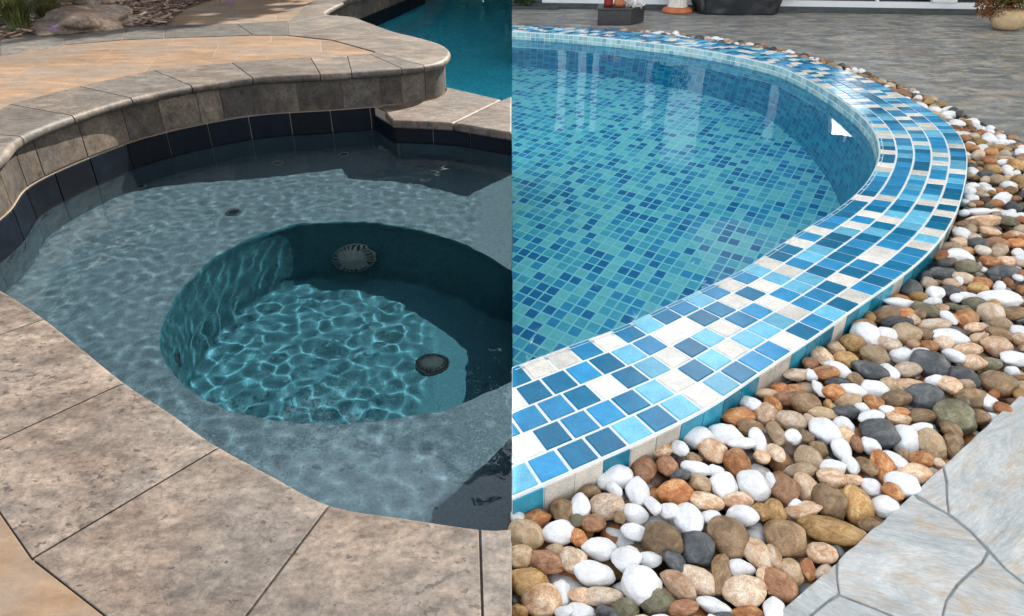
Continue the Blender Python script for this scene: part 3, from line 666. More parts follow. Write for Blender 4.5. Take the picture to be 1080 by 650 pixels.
# underwater wall and floor
PZ = -1.15
ft = resample(IN, 140); tp = []
foot = []
for p in ft:
    foot.append(Vector((p.x * .965, PC.y + (p.y - PC.y) * .985)))
foot[0].x = foot[-1].x = 0
s = arcl(ft); vs = []; uv = []; fs = []
for i in range(len(ft)): vs += [(ft[i].x, ft[i].y, WATER - .012), (foot[i].x, foot[i].y, PZ)]; uv += [(s[i], 0), (s[i], -1.03)]
for i in range(len(ft) - 1): fs.append((2 * i, 2 * i + 1, 2 * i + 3, 2 * i + 2))
wcols = [(.30, (0.0135, 0.253, 0.504)), (.30, (0.018, 0.33, 0.56)), (.24, (0.045, 0.462, 0.658)), (.16, (0.0072, 0.165, 0.406))]  # walls painted darker blue than the floor, as less light reaches them
M['wallmos'] = mosaic('wall_mosaic', (.062, 0), (0, .062), .06, wcols, (.14, .55, .60), True, .05)
mesh('pool_wall', vs, fs, M['wallmos'], pool, uv=uv)
p0 = unw(605, 280, PZ); ua = unw(605 + 63, 280 - 68 * .82, PZ); ua = (unw(605 + 6.3, 280 - 6.8, PZ) - p0) * 1.0; ub = (unw(605 + 10.4, 280 + 3.7, PZ) - p0) * 1.0
fcols = [(.34, (.27, .84, .86)), (.24, (.12, .64, .80)), (.24, (.045, .44, .74)), (.18, (.014, .25, .56))]
M['floormos'] = mosaic('floor_mosaic', tuple(ua), tuple(ub), .06, fcols, (.40, .95, .98), False, .075)
tri_poly('pool_floor', dedupe([Vector((0, foot[0].y + .02))] + foot[1:-1] + [Vector((0, foot[-1].y - .02))]), PZ, M['floormos'], pool, False)
mesh('pool_inner_wall', [(.002, 1.3, PZ), (.002, 3.6, PZ), (.002, 3.6, BZ - .002), (.002, 1.3, BZ - .002)], [(0, 3, 2, 1)], M['wallmos'], pool)
poolpoly = [(p.x, p.y) for p in [Vector((-.2, IN[0].y))] + offs(IN, -.05)[1:-1] + [Vector((-.2, IN[-1].y))]]
water('mosaic_pool_water', .45, 2.12, 1.3, 7.0, .03, calm, lambda x, y: inside((x + .015, y + .015), poolpoly))

# pebble bed and slate paving
Bp = [(540, 900), (810, 655), (885, 591), (1047, 444), (1080, 413), (1195, 305), (1200, 220), (1080, 150), (1000, 112), (940, 86), (880, 66), (810, 49), (743, 39), (675, 31.5), (608, 27.5), (540, 24.5)]
BW = [un(*p, FL) for p in Bp]; B = [BW[0], BW[1], BW[2], BW[3]] + cr(BW[4:], 6); B[0].x = 0; B[-1].x = 0
tag(prism('pebble_bed_ground', dedupe([Vector((0, .2)), Vector((3.6, .2)), Vector((3.6, 7.5)), Vector((0, 7.5)), Vector((0, OUT[0].y - .05))] + offs(OUT, .05)[1:-1] + [Vector((0, OUT[-1].y + .05))]), -.5, -.165, plain('dark_bedding', (.06, .045, .035), .9, .4, 40)), None, None, None, 'structure')
pat = [Vector((0, -4)), Vector((10, -4)), Vector((10, 12)), Vector((0, 12))] + B[::-1]
tag(prism('slate_pavement', dedupe(pat), -.5, FL - .004, M['slate_far_shaded']), None, None, None, 'structure')
def z8(P, ox=810, oy=430): return [un(ox + x / 2.956, oy + y / 2.956, FL) for x, y in P]
stones = [z8([(458, 263), (543, 186), (553, 235), (560, 326)]),
 z8([(222, 474), (300, 402), (453, 269), (470, 287), (560, 334), (628, 388), (684, 447), (664, 482), (584, 549), (556, 600), (536, 650), (520, 690), (400, 652), (330, 620), (226, 580), (218, 530)]),
 z8([(549, 178), (700, 40), (900, -142), (1100, -330), (1100, 640), (900, 560), (798, 543), (745, 498), (694, 443), (632, 380), (566, 328), (560, 230)]),
 z8([(690, 454), (740, 503), (798, 550), (900, 568), (1100, 650), (1100, 1000), (560, 1000), (526, 692), (543, 650), (562, 604), (592, 554), (668, 488)]),
 z8([(212, 485), (213, 532), (219, 577), (180, 602), (130, 646), (80, 700), (-150, 800), (0, 668)]),
 z8([(224, 587), (330, 626), (398, 658), (518, 697), (552, 1000), (-150, 1000), (-140, 806), (84, 706), (135, 652), (184, 608)])]
lab = ['small triangular pale slate flagstone touching the pebbles', 'large square slate flagstone with tan mottling beside the pebbles', 'long streaked grey slate flagstone running out of the picture', 'pale veined slate flagstone in the bottom corner', 'sliver of slate flagstone along the white pebbles', 'pale slate flagstone at the bottom edge of the paving']
fr_ = tag(empty('flagstone_pavement', (1, 1, FL)), None, None, None, 'structure')
for P, lb in zip(stones, lab):
    PP = []
    for i in range(len(P)):
        a, b = P[i], P[(i + 1) % len(P)]; n_ = max(1, int((b - a).length / .03)) if (b - a).length < .5 else 1
        for k in range(n_):
            p = a.lerp(b, k / n_); o = Vector((noise.noise(Vector((p.x * 30, p.y * 30, 0))), noise.noise(Vector((p.x * 30, p.y * 30, 9))))) * .003
            PP.append(p + o)
    prism('flagstone', PP, FL - .02, FL, M['slate'], fr_, bevel=.0025, seg=2)
mesh('mortar_joint', [(x.x, x.y, FL - .0032) for x in (z8([(-150, 815), (222, 478), (460, 266), (700, 44), (1100, -320), (1100, 1000), (-200, 1000)]))], [(0, 6, 5, 4, 3, 2, 1)], M['slate_grout'], fr_)

# pebbles
def pebmat(name, a, b, c, sc_=3.0, rough=.42, vein=.3, speck=0, stain=0.0, sv=.5):
    q = NT(name); v = q.coord('Object', rnd=True); f = q.noise(v, 1.3, 7, .66, .8); g = q.noise(v, 13, 7, .78)
    col = q.ramp(f, [(.36, a), (.5, b), (.64, c)])
    if stain:
        n2 = q.noise(q.coord('Object', scale=(1.2, .8, 1), rot=(.4, .2, 1), rnd=True), 1.9, 6, .7, .6)
        col = q.mix(q.mth('MULTIPLY', q.ramp(n2, [(.5, (0, 0, 0)), (.62, (1, 1, 1))]), stain), col, (.42, .21, .08))
    wv = q.noise(q.coord('Object', scale=(1, 2.4, 1.5), rot=(.3, .5, .2), rnd=True), 1.5, 5, .6, 1.2); ln = q.mth('LESS_THAN', q.mth('ABSOLUTE', q.mth('SUBTRACT', wv, .5)), .009)
    col = q.mix(q.mth('MULTIPLY', ln, vein), col, tuple(x * .5 for x in a))
    lo_, hi_ = (.86, 1.04) if 'white' in name else (.68, 1.35)
    col = q.mix(1.0, col, q.ramp(g, [(.38, (lo_,) * 3), (.5, (1, 1, 1)), (.62, (hi_,) * 3)]), 'MULTIPLY')
    oi = q.n('ShaderNodeObjectInfo'); hs = q.n('ShaderNodeHueSaturation'); q.l(q.mth('MULTIPLY_ADD', oi.outputs['Random'], .08 if 'white' in name else .55, .92 if 'white' in name else .75), hs.inputs['Value']); q.l(col, hs.inputs['Color'])
    q.bump(q.mth('ADD', q.mth('MULTIPLY', g, .5), f), .0035, .5); return q.out(hs.outputs[0], rough, .45)
PM = {
 'W': ('white', pebmat('pebble_white', (.74, .73, .70), (.84, .84, .83), (.88, .88, .88), vein=.25, rough=.5)),
 'C': ('cream', pebmat('pebble_cream', (.42, .29, .18), (.60, .46, .33), (.72, .62, .50), stain=0.45)),
 'T': ('tan', pebmat('pebble_tan', (.30, .20, .105), (.42, .30, .175), (.55, .42, .28), stain=0.3)),
 'O': ('orange', pebmat('pebble_orange', (.27, .075, .018), (.45, .18, .055), (.62, .36, .16), stain=0.5)),
 'B': ('brown', pebmat('pebble_brown', (.12, .068, .030), (.22, .135, .066), (.33, .22, .12), stain=0.15)),
 'G': ('dark grey', pebmat('pebble_grey', (.035, .04, .043), (.065, .07, .073), (.12, .125, .125))),
 'P': ('pink', pebmat('pebble_pink', (.42, .22, .12), (.60, .41, .26), (.74, .60, .45), stain=0.5)),
 'R': ('rust red', pebmat('pebble_rust', (.18, .075, .035), (.31, .145, .07), (.44, .25, .14), stain=0.3)),
 'Y': ('ochre', pebmat('pebble_ochre', (.24, .12, .03), (.40, .23, .075), (.55, .38, .18), stain=0.5)),
 'V': ('olive', pebmat('pebble_olive', (.08, .07, .035), (.14, .125, .07), (.22, .20, .12)))}
bank = {}
def pebmesh(k, v_):
    if (k, v_) in bank: return bank[(k, v_)]
    bm = bmesh.new(); bmesh.ops.create_icosphere(bm, subdivisions=4, radius=1); rn = random.Random(v_ * 17 + 3)
    ang_ = .12 + .22 * rn.random(); sd = Vector((v_ * 4.7, v_ * 1.3, 0)); cuts = [(Vector((rn.gauss(0, 1), rn.gauss(0, 1), rn.gauss(0, 1))).normalized(), rn.uniform(.72, .9)) for _ in range(4 if v_ % 2 else 2)]
    for vt in bm.verts:
        d = vt.co.normalized(); r_ = 1 + ang_ * noise.noise(d * .9 + sd) + .09 * noise.noise(d * 2.1 + sd) + .018 * noise.noise(d * 6 + sd)
        p = d * r_
        for n_, c_ in cuts:
            h = p.dot(n_)
            if h > c_: p -= n_ * (h - c_) * .75
        vt.co = p * .5 / .5
    me = bpy.data.meshes.new('pebble'); bm.to_mesh(me); bm.free(); me.polygons.foreach_set('use_smooth', [True] * len(me.polygons)); me.materials.append(PM[k][1]); bank[(k, v_)] = me; return me
L7 = """318,215,115,80,-30,W 235,258,70,45,10,B 75,343,90,58,-20,O 165,320,80,95,0,B 212,318,60,90,10,W 295,306,110,78,5,C 412,190,75,78,0,R 482,185,65,75,0,R 467,135,68,45,-10,P 523,133,50,50,0,W 572,90,90,75,0,W 667,85,105,75,10,W 628,135,80,80,0,P 565,160,50,50,0,B 712,117,90,40,10,W 768,105,50,75,0,W 700,170,80,85,0,O 575,195,90,50,10,W 395,258,75,85,20,W 505,265,95,85,-10,O 437,310,45,85,-5,W 385,330,75,60,15,W 488,330,55,60,-20,W 605,293,105,60,12,P 550,352,88,110,0,W 660,245,85,85,0,W 757,240,95,100,0,W 722,335,95,70,15,W 702,285,80,60,0,P 780,320,60,70,0,Y 470,423,125,110,40,B 577,437,100,120,0,G 675,405,125,130,-10,B 252,367,80,60,0,R 145,392,105,75,-15,W 46,405,110,100,10,T 207,405,55,60,0,O 270,435,100,80,-20,W 355,475,95,85,0,W 385,385,80,60,0,W 190,480,80,100,-10,C 255,520,130,75,0,W 110,490,110,60,20,R 22,470,90,70,0,T 405,555,115,125,20,W 525,550,125,70,40,P 572,527,125,85,30,C 652,520,65,120,15,B 725,575,120,110,-10,C 715,500,80,60,0,W 765,455,80,110,-15,P 55,540,125,95,0,Y 90,600,120,110,0,P 155,575,55,85,0,W 285,588,130,60,-15,C 215,590,70,60,0,P 445,600,110,90,0,V 530,630,95,55,0,R 630,615,100,60,20,W 215,635,90,60,0,W 355,630,80,70,0,V 135,450,60,50,0,T 10,345,40,60,0,W 300,640,80,40,0,G 790,540,50,80,0,P 160,645,60,40,0,W 430,470,70,50,0,W 335,350,35,40,0,B 620,345,60,50,0,W 790,22,70,60,0,P 705,30,100,55,-5,O 745,62,75,50,5,B 640,200,60,45,0,W 730,640,90,50,0,O 660,655,70,40,0,G 570,665,80,40,0,T 20,640,60,60,0,Y 120,668,80,40,0,B 470,668,70,40,0,W 400,672,60,40,0,C"""
L8 = """75,45,90,60,10,C 175,75,85,85,0,W 235,50,50,60,0,W 345,85,110,95,20,G 430,95,80,85,20,W 405,30,80,50,0,P 475,25,90,50,5,B 585,30,120,100,0,V 508,108,95,95,0,T 583,118,55,80,15,B 653,28,65,50,0,B 75,95,45,45,0,W 25,80,50,70,0,T 25,140,45,70,0,C 115,90,45,70,0,B 130,165,85,90,0,T 228,135,55,60,0,W 235,95,60,55,0,P 275,115,40,50,0,R 320,120,60,50,0,W 390,165,60,80,-10,W 305,180,52,100,0,B 360,188,60,105,5,O 200,190,75,55,0,W 258,178,45,60,0,W 200,225,90,60,0,P 475,165,80,50,10,O 458,203,110,70,5,P 530,178,35,30,0,C 415,240,90,90,30,W 45,245,90,130,0,R 120,250,65,90,0,P 190,295,95,105,0,B 278,300,100,110,0,Y 322,248,60,50,20,W 385,268,60,65,0,O 370,305,75,75,0,W 265,228,60,35,0,P 20,330,55,75,0,Y 105,325,110,55,0,P 200,388,180,90,15,Y 55,408,110,130,-10,B 165,460,90,75,20,P 75,510,70,80,0,T 122,510,45,65,0,O 15,470,55,85,0,P 35,555,100,100,0,R 100,200,80,50,0,T 315,365,70,50,0,B 170,20,90,40,0,T 240,15,80,40,0,G 370,15,50,30,0,W 475,68,70,30,0,W 425,150,40,40,0,B 160,130,60,50,0,B 85,310,45,40,0,W 215,450,40,50,0,G 10,235,30,80,0,W"""
L6 = """303,395,72,70,0,W 405,300,90,35,5,W 378,395,80,55,10,W 440,252,70,60,0,G 415,280,70,30,0,O 370,330,90,50,-10,B 495,320,95,40,10,V 418,333,70,40,0,O 452,350,35,32,0,P 405,355,85,40,5,G 430,395,80,70,20,T 515,362,95,45,10,C 560,338,38,52,0,W 590,342,25,60,0,O 622,345,60,60,20,O 570,400,110,60,0,W 480,390,60,50,0,B 645,300,65,48,0,V 695,330,65,60,0,C 618,275,62,35,0,W 565,262,60,40,0,G 610,218,75,35,0,C 658,248,62,42,0,Y 624,185,75,48,0,V 597,155,85,45,0,W 540,205,85,50,-10,G 545,150,60,40,0,O 735,203,85,50,0,G 692,170,55,45,0,O 740,170,55,40,0,P 655,115,55,45,0,G 600,105,60,35,0,P 710,110,90,50,5,R 575,118,65,30,0,T 665,40,110,45,-5,P 655,12,90,30,0,W 745,45,45,50,0,V 770,85,50,35,0,P 620,50,70,35,0,B 765,328,75,45,10,B 725,368,65,45,0,T 725,285,130,60,0,W 790,390,60,60,0,W 710,430,75,65,10,P 720,400,80,50,20,B 645,375,55,35,0,P 657,405,55,40,0,P 500,428,55,45,0,O 548,420,55,45,0,C 620,438,90,40,0,P 425,455,75,50,0,W 508,488,120,85,10,G 575,462,50,55,0,W 635,482,75,50,15,P 690,485,70,45,0,V 765,473,80,45,0,W 438,498,80,45,0,C 335,455,75,70,0,T 264,418,75,55,15,Y 213,438,50,42,0,T 165,465,60,65,0,P 237,468,62,62,0,Y 318,508,115,60,15,G 215,508,75,45,25,W 85,518,75,40,-10,C 130,490,50,40,0,R 180,518,80,50,15,O 215,545,70,40,0,G 265,570,85,55,10,W 335,560,85,55,0,W 271,530,40,50,0,B 378,510,50,55,0,W 385,545,60,50,0,T 445,553,85,45,0,P 400,595,85,50,0,B 495,588,115,80,0,G 565,555,70,65,0,P 525,540,60,40,0,W 610,530,90,70,0,G 712,545,98,85,0,B 615,548,55,40,0,T 635,590,85,70,0,B 683,600,60,60,0,W 115,610,100,80,0,B 85,565,60,40,0,O 40,560,60,40,0,O 58,590,80,50,0,R 158,560,36,45,0,W 200,575,60,50,0,O 195,620,30,60,0,Y 252,600,70,45,0,T 330,612,50,60,0,O 370,637,50,30,0,W 405,640,70,35,0,O 250,628,70,30,0,G 295,622,45,40,0,W 15,610,50,50,0,O 790,560,60,50,0,T"""
SP = []
for txt, ox, oy in ((L7, 540, 430), (L8, 810, 430), (L6, 810, 220)):
    for e in txt.split():
        x, y, w_, h_, an, c_ = e.split(','); SP.append((ox + float(x) / 2.956, oy + float(y) / 2.956, float(w_) / 2.956, float(h_) / 2.956, float(an), c_))
peb = []   # (x, y, z, a, b, c, yaw, colour)
rnd = random.Random(99)
outpoly = [(p.x, p.y) for p in [Vector((0, OUT[0].y))] + offs(OUT, -.0)[1:-1] + [Vector((0, OUT[-1].y))]]
bedpoly = [(0, -1)] + [(p.x, p.y) for p in B] + [(0, 7.4)]
for px, py, w_, h_, an, c_ in SP:
    z = -.112; P = un(px, py, z)
    if P.x < .01: P.x = .012
    dep = 1.0 / ((py - 325) * math.cos(CAM_T) + CAM_F * math.sin(CAM_T)) ; sc_ = CAM_F / ((1 - z) * CAM_F * dep)
    al = math.atan((py - 325) / CAM_F) + CAM_T; a = w_ / 2 / sc_
    hh = h_ / 2 / sc_ * math.cos(al - CAM_T); b = hh
    for _ in range(12):
        c = .72 * min(a, b); s2 = hh * hh - (c * math.cos(al)) ** 2; b = .5 * b + .5 * math.sqrt(max(s2, (.35 * hh) ** 2)) / math.sin(al)
    b = min(b, 2.2 * a); c = .72 * min(a, b); c = min(c, .048)
    yaw = -R(an) * 1.1
    peb.append([P.x, P.y, z + rnd.uniform(-.006, .006) + min(0, (c - .02)) * -.2, a * 1.06, b * 1.06, c * 1.06, yaw, c_])
hand_n = len(peb)
# spread the rest over the bed, away from the ones already laid
cols_ = 'WWWWWWWWWWCCCTTOOOBBGGGPPRYYVO'
cell = {}
def key(x, y): return (int(x / .06), int(y / .06))
for i, p in enumerate(peb): cell.setdefault(key(p[0], p[1]), []).append(p)
def free(x, y, r_):
    kx, ky = key(x, y)
    for i in range(-2, 3):
        for j in range(-2, 3):
            for p in cell.get((kx + i, ky + j), ()):
                if (p[0] - x) ** 2 + (p[1] - y) ** 2 < (r_ + (p[3] + p[4]) * .5) ** 2 * .62: return False
    return True
def proj(x, y, z):
    Yc = y * math.cos(CAM_T) - (z - 1) * math.sin(CAM_T); Zc = y * math.sin(CAM_T) + (z - 1) * math.cos(CAM_T)
    return 540 + CAM_F * x / Yc, 325 - CAM_F * Zc / Yc, Yc
rest = []
for k in range(42000):
    x, y = rnd.uniform(0, 3.4), rnd.uniform(.35, 7.2)
    if not inside((x, y), bedpoly) or inside((x, y), outpoly): continue
    r_ = rnd.uniform(.016, .036) * (1 if y < 3 else 1.15)
    t_ = near_t(OUTx, Vector((x, y))); 
    pxx, pyy, dd = proj(x, y, -.1)
    if pxx > 1135 or pyy > 720: continue
    q_ = sub(OUTx, t_, t_, 1)[0]
    if (q_ - Vector((x, y))).length < r_ * .75: continue
    if not free(x, y, r_): continue
    el_ = rnd.uniform(1, 1.45); p = [x, y, -.112 + rnd.uniform(-.008, .010), r_ * el_, r_ / el_ ** .5, r_ * rnd.uniform(.55, .85), rnd.uniform(0, 3.14), rnd.choice(cols_)]
    rest.append((r_ / dd, p)); cell.setdefault(key(x, y), []).append(p)
rest.sort(key=lambda e: -e[0]); take = max(0, 298 - hand_n)
ind = peb + [p for _, p in rest[:take]]; bulk = [p for _, p in rest[take:]]
# under-layer that fills the gaps
for k in range(5200):
    x, y = rnd.uniform(0, 3.4), rnd.uniform(.4, 7.2)
    if k > 3400: x, y = rnd.uniform(0, 1.9), rnd.uniform(.4, 2.6)
    if not inside((x, y), bedpoly) or inside((x, y), outpoly): continue
    pxx, pyy, dd = proj(x, y, -.1)
    if pxx > 1130 or pyy > 715: continue
    q_ = sub(OUTx, *(2 * [near_t(OUTx, Vector((x, y)))]), 1)[0]; r_ = rnd.uniform(.016, .03)
    if (q_ - Vector((x, y))).length < r_ * .9: continue
    bulk.append([x, y, -.150 + rnd.uniform(-.006, .008), r_ * 1.3, r_, r_ * .7, rnd.uniform(0, 3.14), rnd.choice(cols_)])
def size_w(a): return 'tiny' if a < .019 else 'small' if a < .026 else 'medium' if a < .034 else 'large' if a < .043 else 'big'
def shape_w(p):
    e = max(p[3], p[4]) / min(p[3], p[4]); return 'round' if e < 1.18 else 'oval' if e < 1.6 else 'long' 
labels = {}
Bpoly = B
def near_edge(p):
    v_ = Vector((p[0], p[1])); t_ = near_t(OUT, v_); d1 = (sub(OUT, t_, t_, 1)[0] - v_).length; t2 = near_t(B, v_); d2 = (sub(B, t2, t2, 1)[0] - v_).length
    return 'against the tiled rim' if d1 < .055 else 'at the slate edge' if d2 < .055 else None
info = []
for p in ind:
    nb = sorted(ind, key=lambda r: (r[0] - p[0]) ** 2 + (r[1] - p[1]) ** 2)[1:4]
    info.append((p, nb))
def side(p, r):
    dx, dy = r[0] - p[0], r[1] - p[1]; return ('right of' if dx < 0 else 'left of') if abs(dx) > abs(dy) else ('in front of' if dy > 0 else 'behind')
def mklabel(p, nb, lvl):
    s_ = f"{size_w(max(p[3], p[4]))} {shape_w(p)} {PM[p[7]][0]} pebble"
    e = near_edge(p)
    if lvl == 0: return s_ + (f" {e}" if e else '') + f", {side(p, nb[0])} a {size_w(max(nb[0][3], nb[0][4]))} {PM[nb[0][7]][0]} one"
    if lvl == 1: return s_ + (' ' + e.split()[0] + ' ' + ' '.join(e.split()[1:]) if e else '') + f", {side(p, nb[0])} a {PM[nb[0][7]][0]} one and {side(p, nb[1])} a {PM[nb[1][7]][0]} one"
    x_, y_, _ = proj(p[0], p[1], p[2]); 
    return f"{size_w(max(p[3], p[4]))} {shape_w(p)} {PM[p[7]][0]} pebble {side(p, nb[0])} a {PM[nb[0][7]][0]} one, {side(p, nb[1])} a {shape_w(nb[1])} {PM[nb[1][7]][0]} one"
final = [mklabel(p, nb, 1) if len(mklabel(p, nb, 1).split()) <= 16 else mklabel(p, nb, 0) for p, nb in info]
for lvl in (2,):
    cnt = {}
    for s_ in final: cnt[s_] = cnt.get(s_, 0) + 1
    final = [mklabel(p, nb, lvl) if cnt[f_] > 1 else f_ for (p, nb), f_ in zip(info, final)]
cnt = {}; snap = list(final)
for s_ in final: cnt.setdefault(s_, []).append(1)
seen = {}
for i, (p, nb) in enumerate(info):
    s_ = snap[i]
    if len(cnt[s_]) > 1:
        x_, y_, _ = proj(p[0], p[1], p[2]); base = f"{shape_w(p)} {PM[p[7]][0]} pebble"
        others = [j for j in range(len(info)) if snap[j] == s_ and j != i]; r = info[others[0]][0]
        final[i] = base + f" by {PM[nb[0][7]][0]} and {PM[nb[2][7]][0]} ones, " + ('nearer the slate' if (near_t(B, Vector(p[:2])), p[0] - p[1]) > (near_t(B, Vector(r[:2])), r[0] - r[1]) else 'nearer the tiles')
def place(name, p, k):
    o = bpy.data.objects.new(name, pebmesh(p[7], k % 9)); COL.objects.link(o); o.location = p[:3]; o.scale = (p[3], p[4], p[5]); o.rotation_euler = (rnd.uniform(-.3, .3), rnd.uniform(-.3, .3), p[6]); return o
final = [f_.replace(' a orange', ' an orange').replace(' a olive', ' an olive').replace(' a ochre', ' an ochre').replace(' a oval', ' an oval') for f_ in final]
for i, (p, nb) in enumerate(info):
    tag(place('pebble', p, i * 5 + 1), final[i], 'pebble', 'loose pebbles in the bed round the mosaic pool')
# the small and far ones as one mass
sv = []; sf = []; st_ = []; mi = []
kk = list(PM); srcs = {}
for v_ in range(6):
    bm = bmesh.new(); bmesh.ops.create_icosphere(bm, subdivisions=3, radius=1); sd = Vector((v_ * 3.3, 1, 2))
    srcs[v_] = ([(vt.co.normalized() * (1 + .2 * noise.noise(vt.co.normalized() * 1.1 + sd) + .08 * noise.noise(vt.co.normalized() * 2.4 + sd))) for vt in bm.verts], [tuple(x.index for x in f.verts) for f in bm.faces]); bm.free()
allv = []; allf = []; base = 0
for i, p in enumerate(bulk):
    V_, F_ = srcs[i % 6]; A_ = np.array([tuple(x) for x in V_]) * np.array(p[3:6]); c_, s_ = math.cos(p[6]), math.sin(p[6]); X_ = A_[:, 0] * c_ - A_[:, 1] * s_ + p[0]; Y_ = A_[:, 0] * s_ + A_[:, 1] * c_ + p[1]
    allv.append(np.c_[np.maximum(X_, .0005), Y_, A_[:, 2] + p[2]]); allf.append(np.array(F_) + base); base += len(V_); mi += [kk.index(p[7])] * len(F_)
allv = np.concatenate(allv); allf = np.concatenate(allf)
o = mesh('pebbles', allv.tolist(), [tuple(f) for f in allf.tolist()], None, smooth=True)
for k in kk: o.data.materials.append(PM[k][1])
o.data.polygons.foreach_set('material_index', mi)
tag(o, 'mass of small mixed pebbles filling the bed under and beyond the large ones', 'pebbles', None, 'stuff')

# ------------------------------------------------------------------ house, pots and things beyond the mosaic pool
M['white'] = plain('white_paint', (.62, .63, .66), .5, .05, 3); M['plinth'] = plain('dark_plinth', (.035, .045, .045), .6, .3, 12)
q = NT('dark_glass'); M['glass'] = q.out((.012, .014, .018), .06, .6)
M['upper'] = plain('grey_render', (.10, .115, .12), .8, .1, 4)
H0, H1 = un(540, 7.5, FL), un(1051, 15.5, FL)
hd = (H1 - H0).normalized(); hn = Vector((hd.y, -hd.x))     # hn points to the pool
H0 = Vector((0, H0.y))
house = tag(empty('white_house', (3, 9, FL)), 'low white house front with sliding glass doors behind the mosaic pool', 'house')
HL = 11.0
def hbox(name, s0, s1, d0, d1, z0, z1, mat, parent=house, **k):
    P = [H0 + hd * s0 + hn * d0, H0 + hd * s1 + hn * d0, H0 + hd * s1 + hn * d1, H0 + hd * s0 + hn * d1]
    P = [Vector((max(p.x, 0), p.y)) for p in P]
    return prism(name, P, z0, z1, mat, parent, **k)
hbox('wall', 0, HL, -2.5, -.06, FL, 2.2, M['upper'])
hbox('roof', 0, HL, -2.6, .12, 2.2, 2.3, M['plinth'])
hbox('plinth', .0, HL, -.055, .06, FL, FL + .055, M['plinth'])
hbox('step', 0.0, .55, .061, .16, FL, FL + .03, M['plinth'])
def sx(px, py, z=FL): 
    p = un(px, py, z); d = ray(px, py); # where the sight line meets the house front
    t = (H0 - Vector((0, 0))).dot(hn) / Vector((d.x, d.y)).dot(hn); P = Vector((d.x, d.y)) * t; return (P - H0).dot(hd), 1 + d.z * t
hbox('threshold', 0.35, HL, -.05, .03, FL + .055, FL + .115, M['white'])
bars = [(595, 9), (617, 9), (632, 7), (694, 11), (745, 14), (833, 10), (994, 26), (1056, 12)]
lastS = 0
for px, wpx in bars:
    s0, _ = sx(px - wpx / 2, 5); s1, _ = sx(px + wpx / 2, 5); hbox('door_post', s0, s1, -.05, .045, FL + .115, 1.28, M['white'], bevel=.004)
hbox('lintel', .3, HL, -.05, .04, 1.28, 1.36, M['plinth'])
edges = [590] + [b[0] for b in bars] + [1200]
for i in range(len(edges) - 1):
    s0, _ = sx(edges[i] + 3, 5); s1, _ = sx(edges[i + 1] - 3, 5)
    if s1 - s0 > .1: hbox('glass_door', s0, s1, -.045, -.02, FL + .116, 1.279, M['glass'])
s0, _ = sx(924, 5); hbox('door_post', s0 - .015, s0 + .015, -.05, .02, FL + .116, 1.279, M['white'])
# added glowing panel for the pool's bright reflection (mirrored sight lines give its place)
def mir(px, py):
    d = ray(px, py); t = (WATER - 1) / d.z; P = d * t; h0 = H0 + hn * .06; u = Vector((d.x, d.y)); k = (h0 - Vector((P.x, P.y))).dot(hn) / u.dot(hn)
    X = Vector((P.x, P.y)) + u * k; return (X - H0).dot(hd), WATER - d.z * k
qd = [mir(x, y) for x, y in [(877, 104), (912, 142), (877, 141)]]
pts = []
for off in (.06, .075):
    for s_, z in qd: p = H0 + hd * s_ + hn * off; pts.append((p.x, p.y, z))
q = NT('reflection_glow_panel'); q.b.inputs['Emission Color'].default_value = (1, 1, 1, 1); q.b.inputs['Emission Strength'].default_value = 3.0; GLOWP = q.out((.8, .8, .8), .5)
tag(mesh('reflection_glow_panel', pts, [(0, 1, 2), (5, 4, 3), (0, 3, 4, 1), (1, 4, 5, 2), (2, 5, 3, 0)], GLOWP), 'added glowing panel with a slanted top on the house front', 'glow panel')
# white render pillar reflected in the pool
s0 = mir(701, 120)[0]; s1 = mir(736, 120)[0]
tag(hbox('white_pillar_wall', s0, s1, .10, .22, .25, 1.6, M['white'], None), 'wide white pillar on the house front above the pedestal plant', 'pillar')

def gp(px, py): return un(px, py, FL)
# granite planter block
p0, p1, p2 = gp(630, 26.5), gp(665, 27), gp(682.5, 25)
W_ = p1.x - p0.x; pl = tag(empty('granite_planter', (p0.x, p0.y, FL)), 'black speckled granite block with pots standing on top', 'plinth')
q = NT('black_granite'); v = q.coord(); f = q.noise(v, 120, 3, .8); M['granite'] = q.out(q.ramp(f, [(.45, (.012, .013, .014)), (.62, (.05, .05, .052)), (.72, (.16, .16, .16))]), .35)
hgt = .155; yb = p0.y + .34
blk = [Vector((p0.x, p0.y)), Vector((p1.x, p0.y - .02)), Vector((p1.x + .17, p0.y + .22)), Vector((p0.x + .05, yb))]
prism('block', blk, FL, FL + hgt - .02, M['granite'], pl, bevel=.004); cx = sum(p.x for p in blk) / 4; cy = sum(p.y for p in blk) / 4
prism('cap_slab', [Vector((cx + (p.x - cx) * 1.05, cy + (p.y - cy) * 1.05)) for p in blk], FL + hgt - .019, FL + hgt, M['granite'], pl, bevel=.003)
TZ = FL + hgt
def atop(px, y): return Vector(((px - 540) / CAM_F * (y * math.cos(CAM_T) + (1 - TZ) * math.sin(CAM_T)), y))
def pot(name, x, y, z, prof, mat, label, cat, rimp=None):
    rt = tag(empty(name, (x, y, z)), label, cat); vs, fs = lathe(prof, 28, (x, y, z)); mesh('body', vs, fs, mat, rt, smooth=True)
    if rimp: vs, fs = lathe(rimp, 28, (x, y, z)); mesh('rim', vs, fs, mat, rt, smooth=True)
    return rt
M['red'] = plain('red_glaze', (.22, .018, .014), .3); M['terra'] = plain('terracotta', (.42, .14, .055), .8, .15, 14); M['coral'] = pebmat('white_coral', (.5, .48, .44), (.7, .69, .66), (.8, .8, .78), vein=0)
a = atop(641.5, p0.y + .12); pot('red_pot', a.x, a.y, TZ, [(.001, 0), (.042, .002), (.044, .03), (.047, .12), (.05, .16), (.044, .16), (.04, .1)], M['red'], 'small glossy red pot on the outer end of the granite block', 'pot')
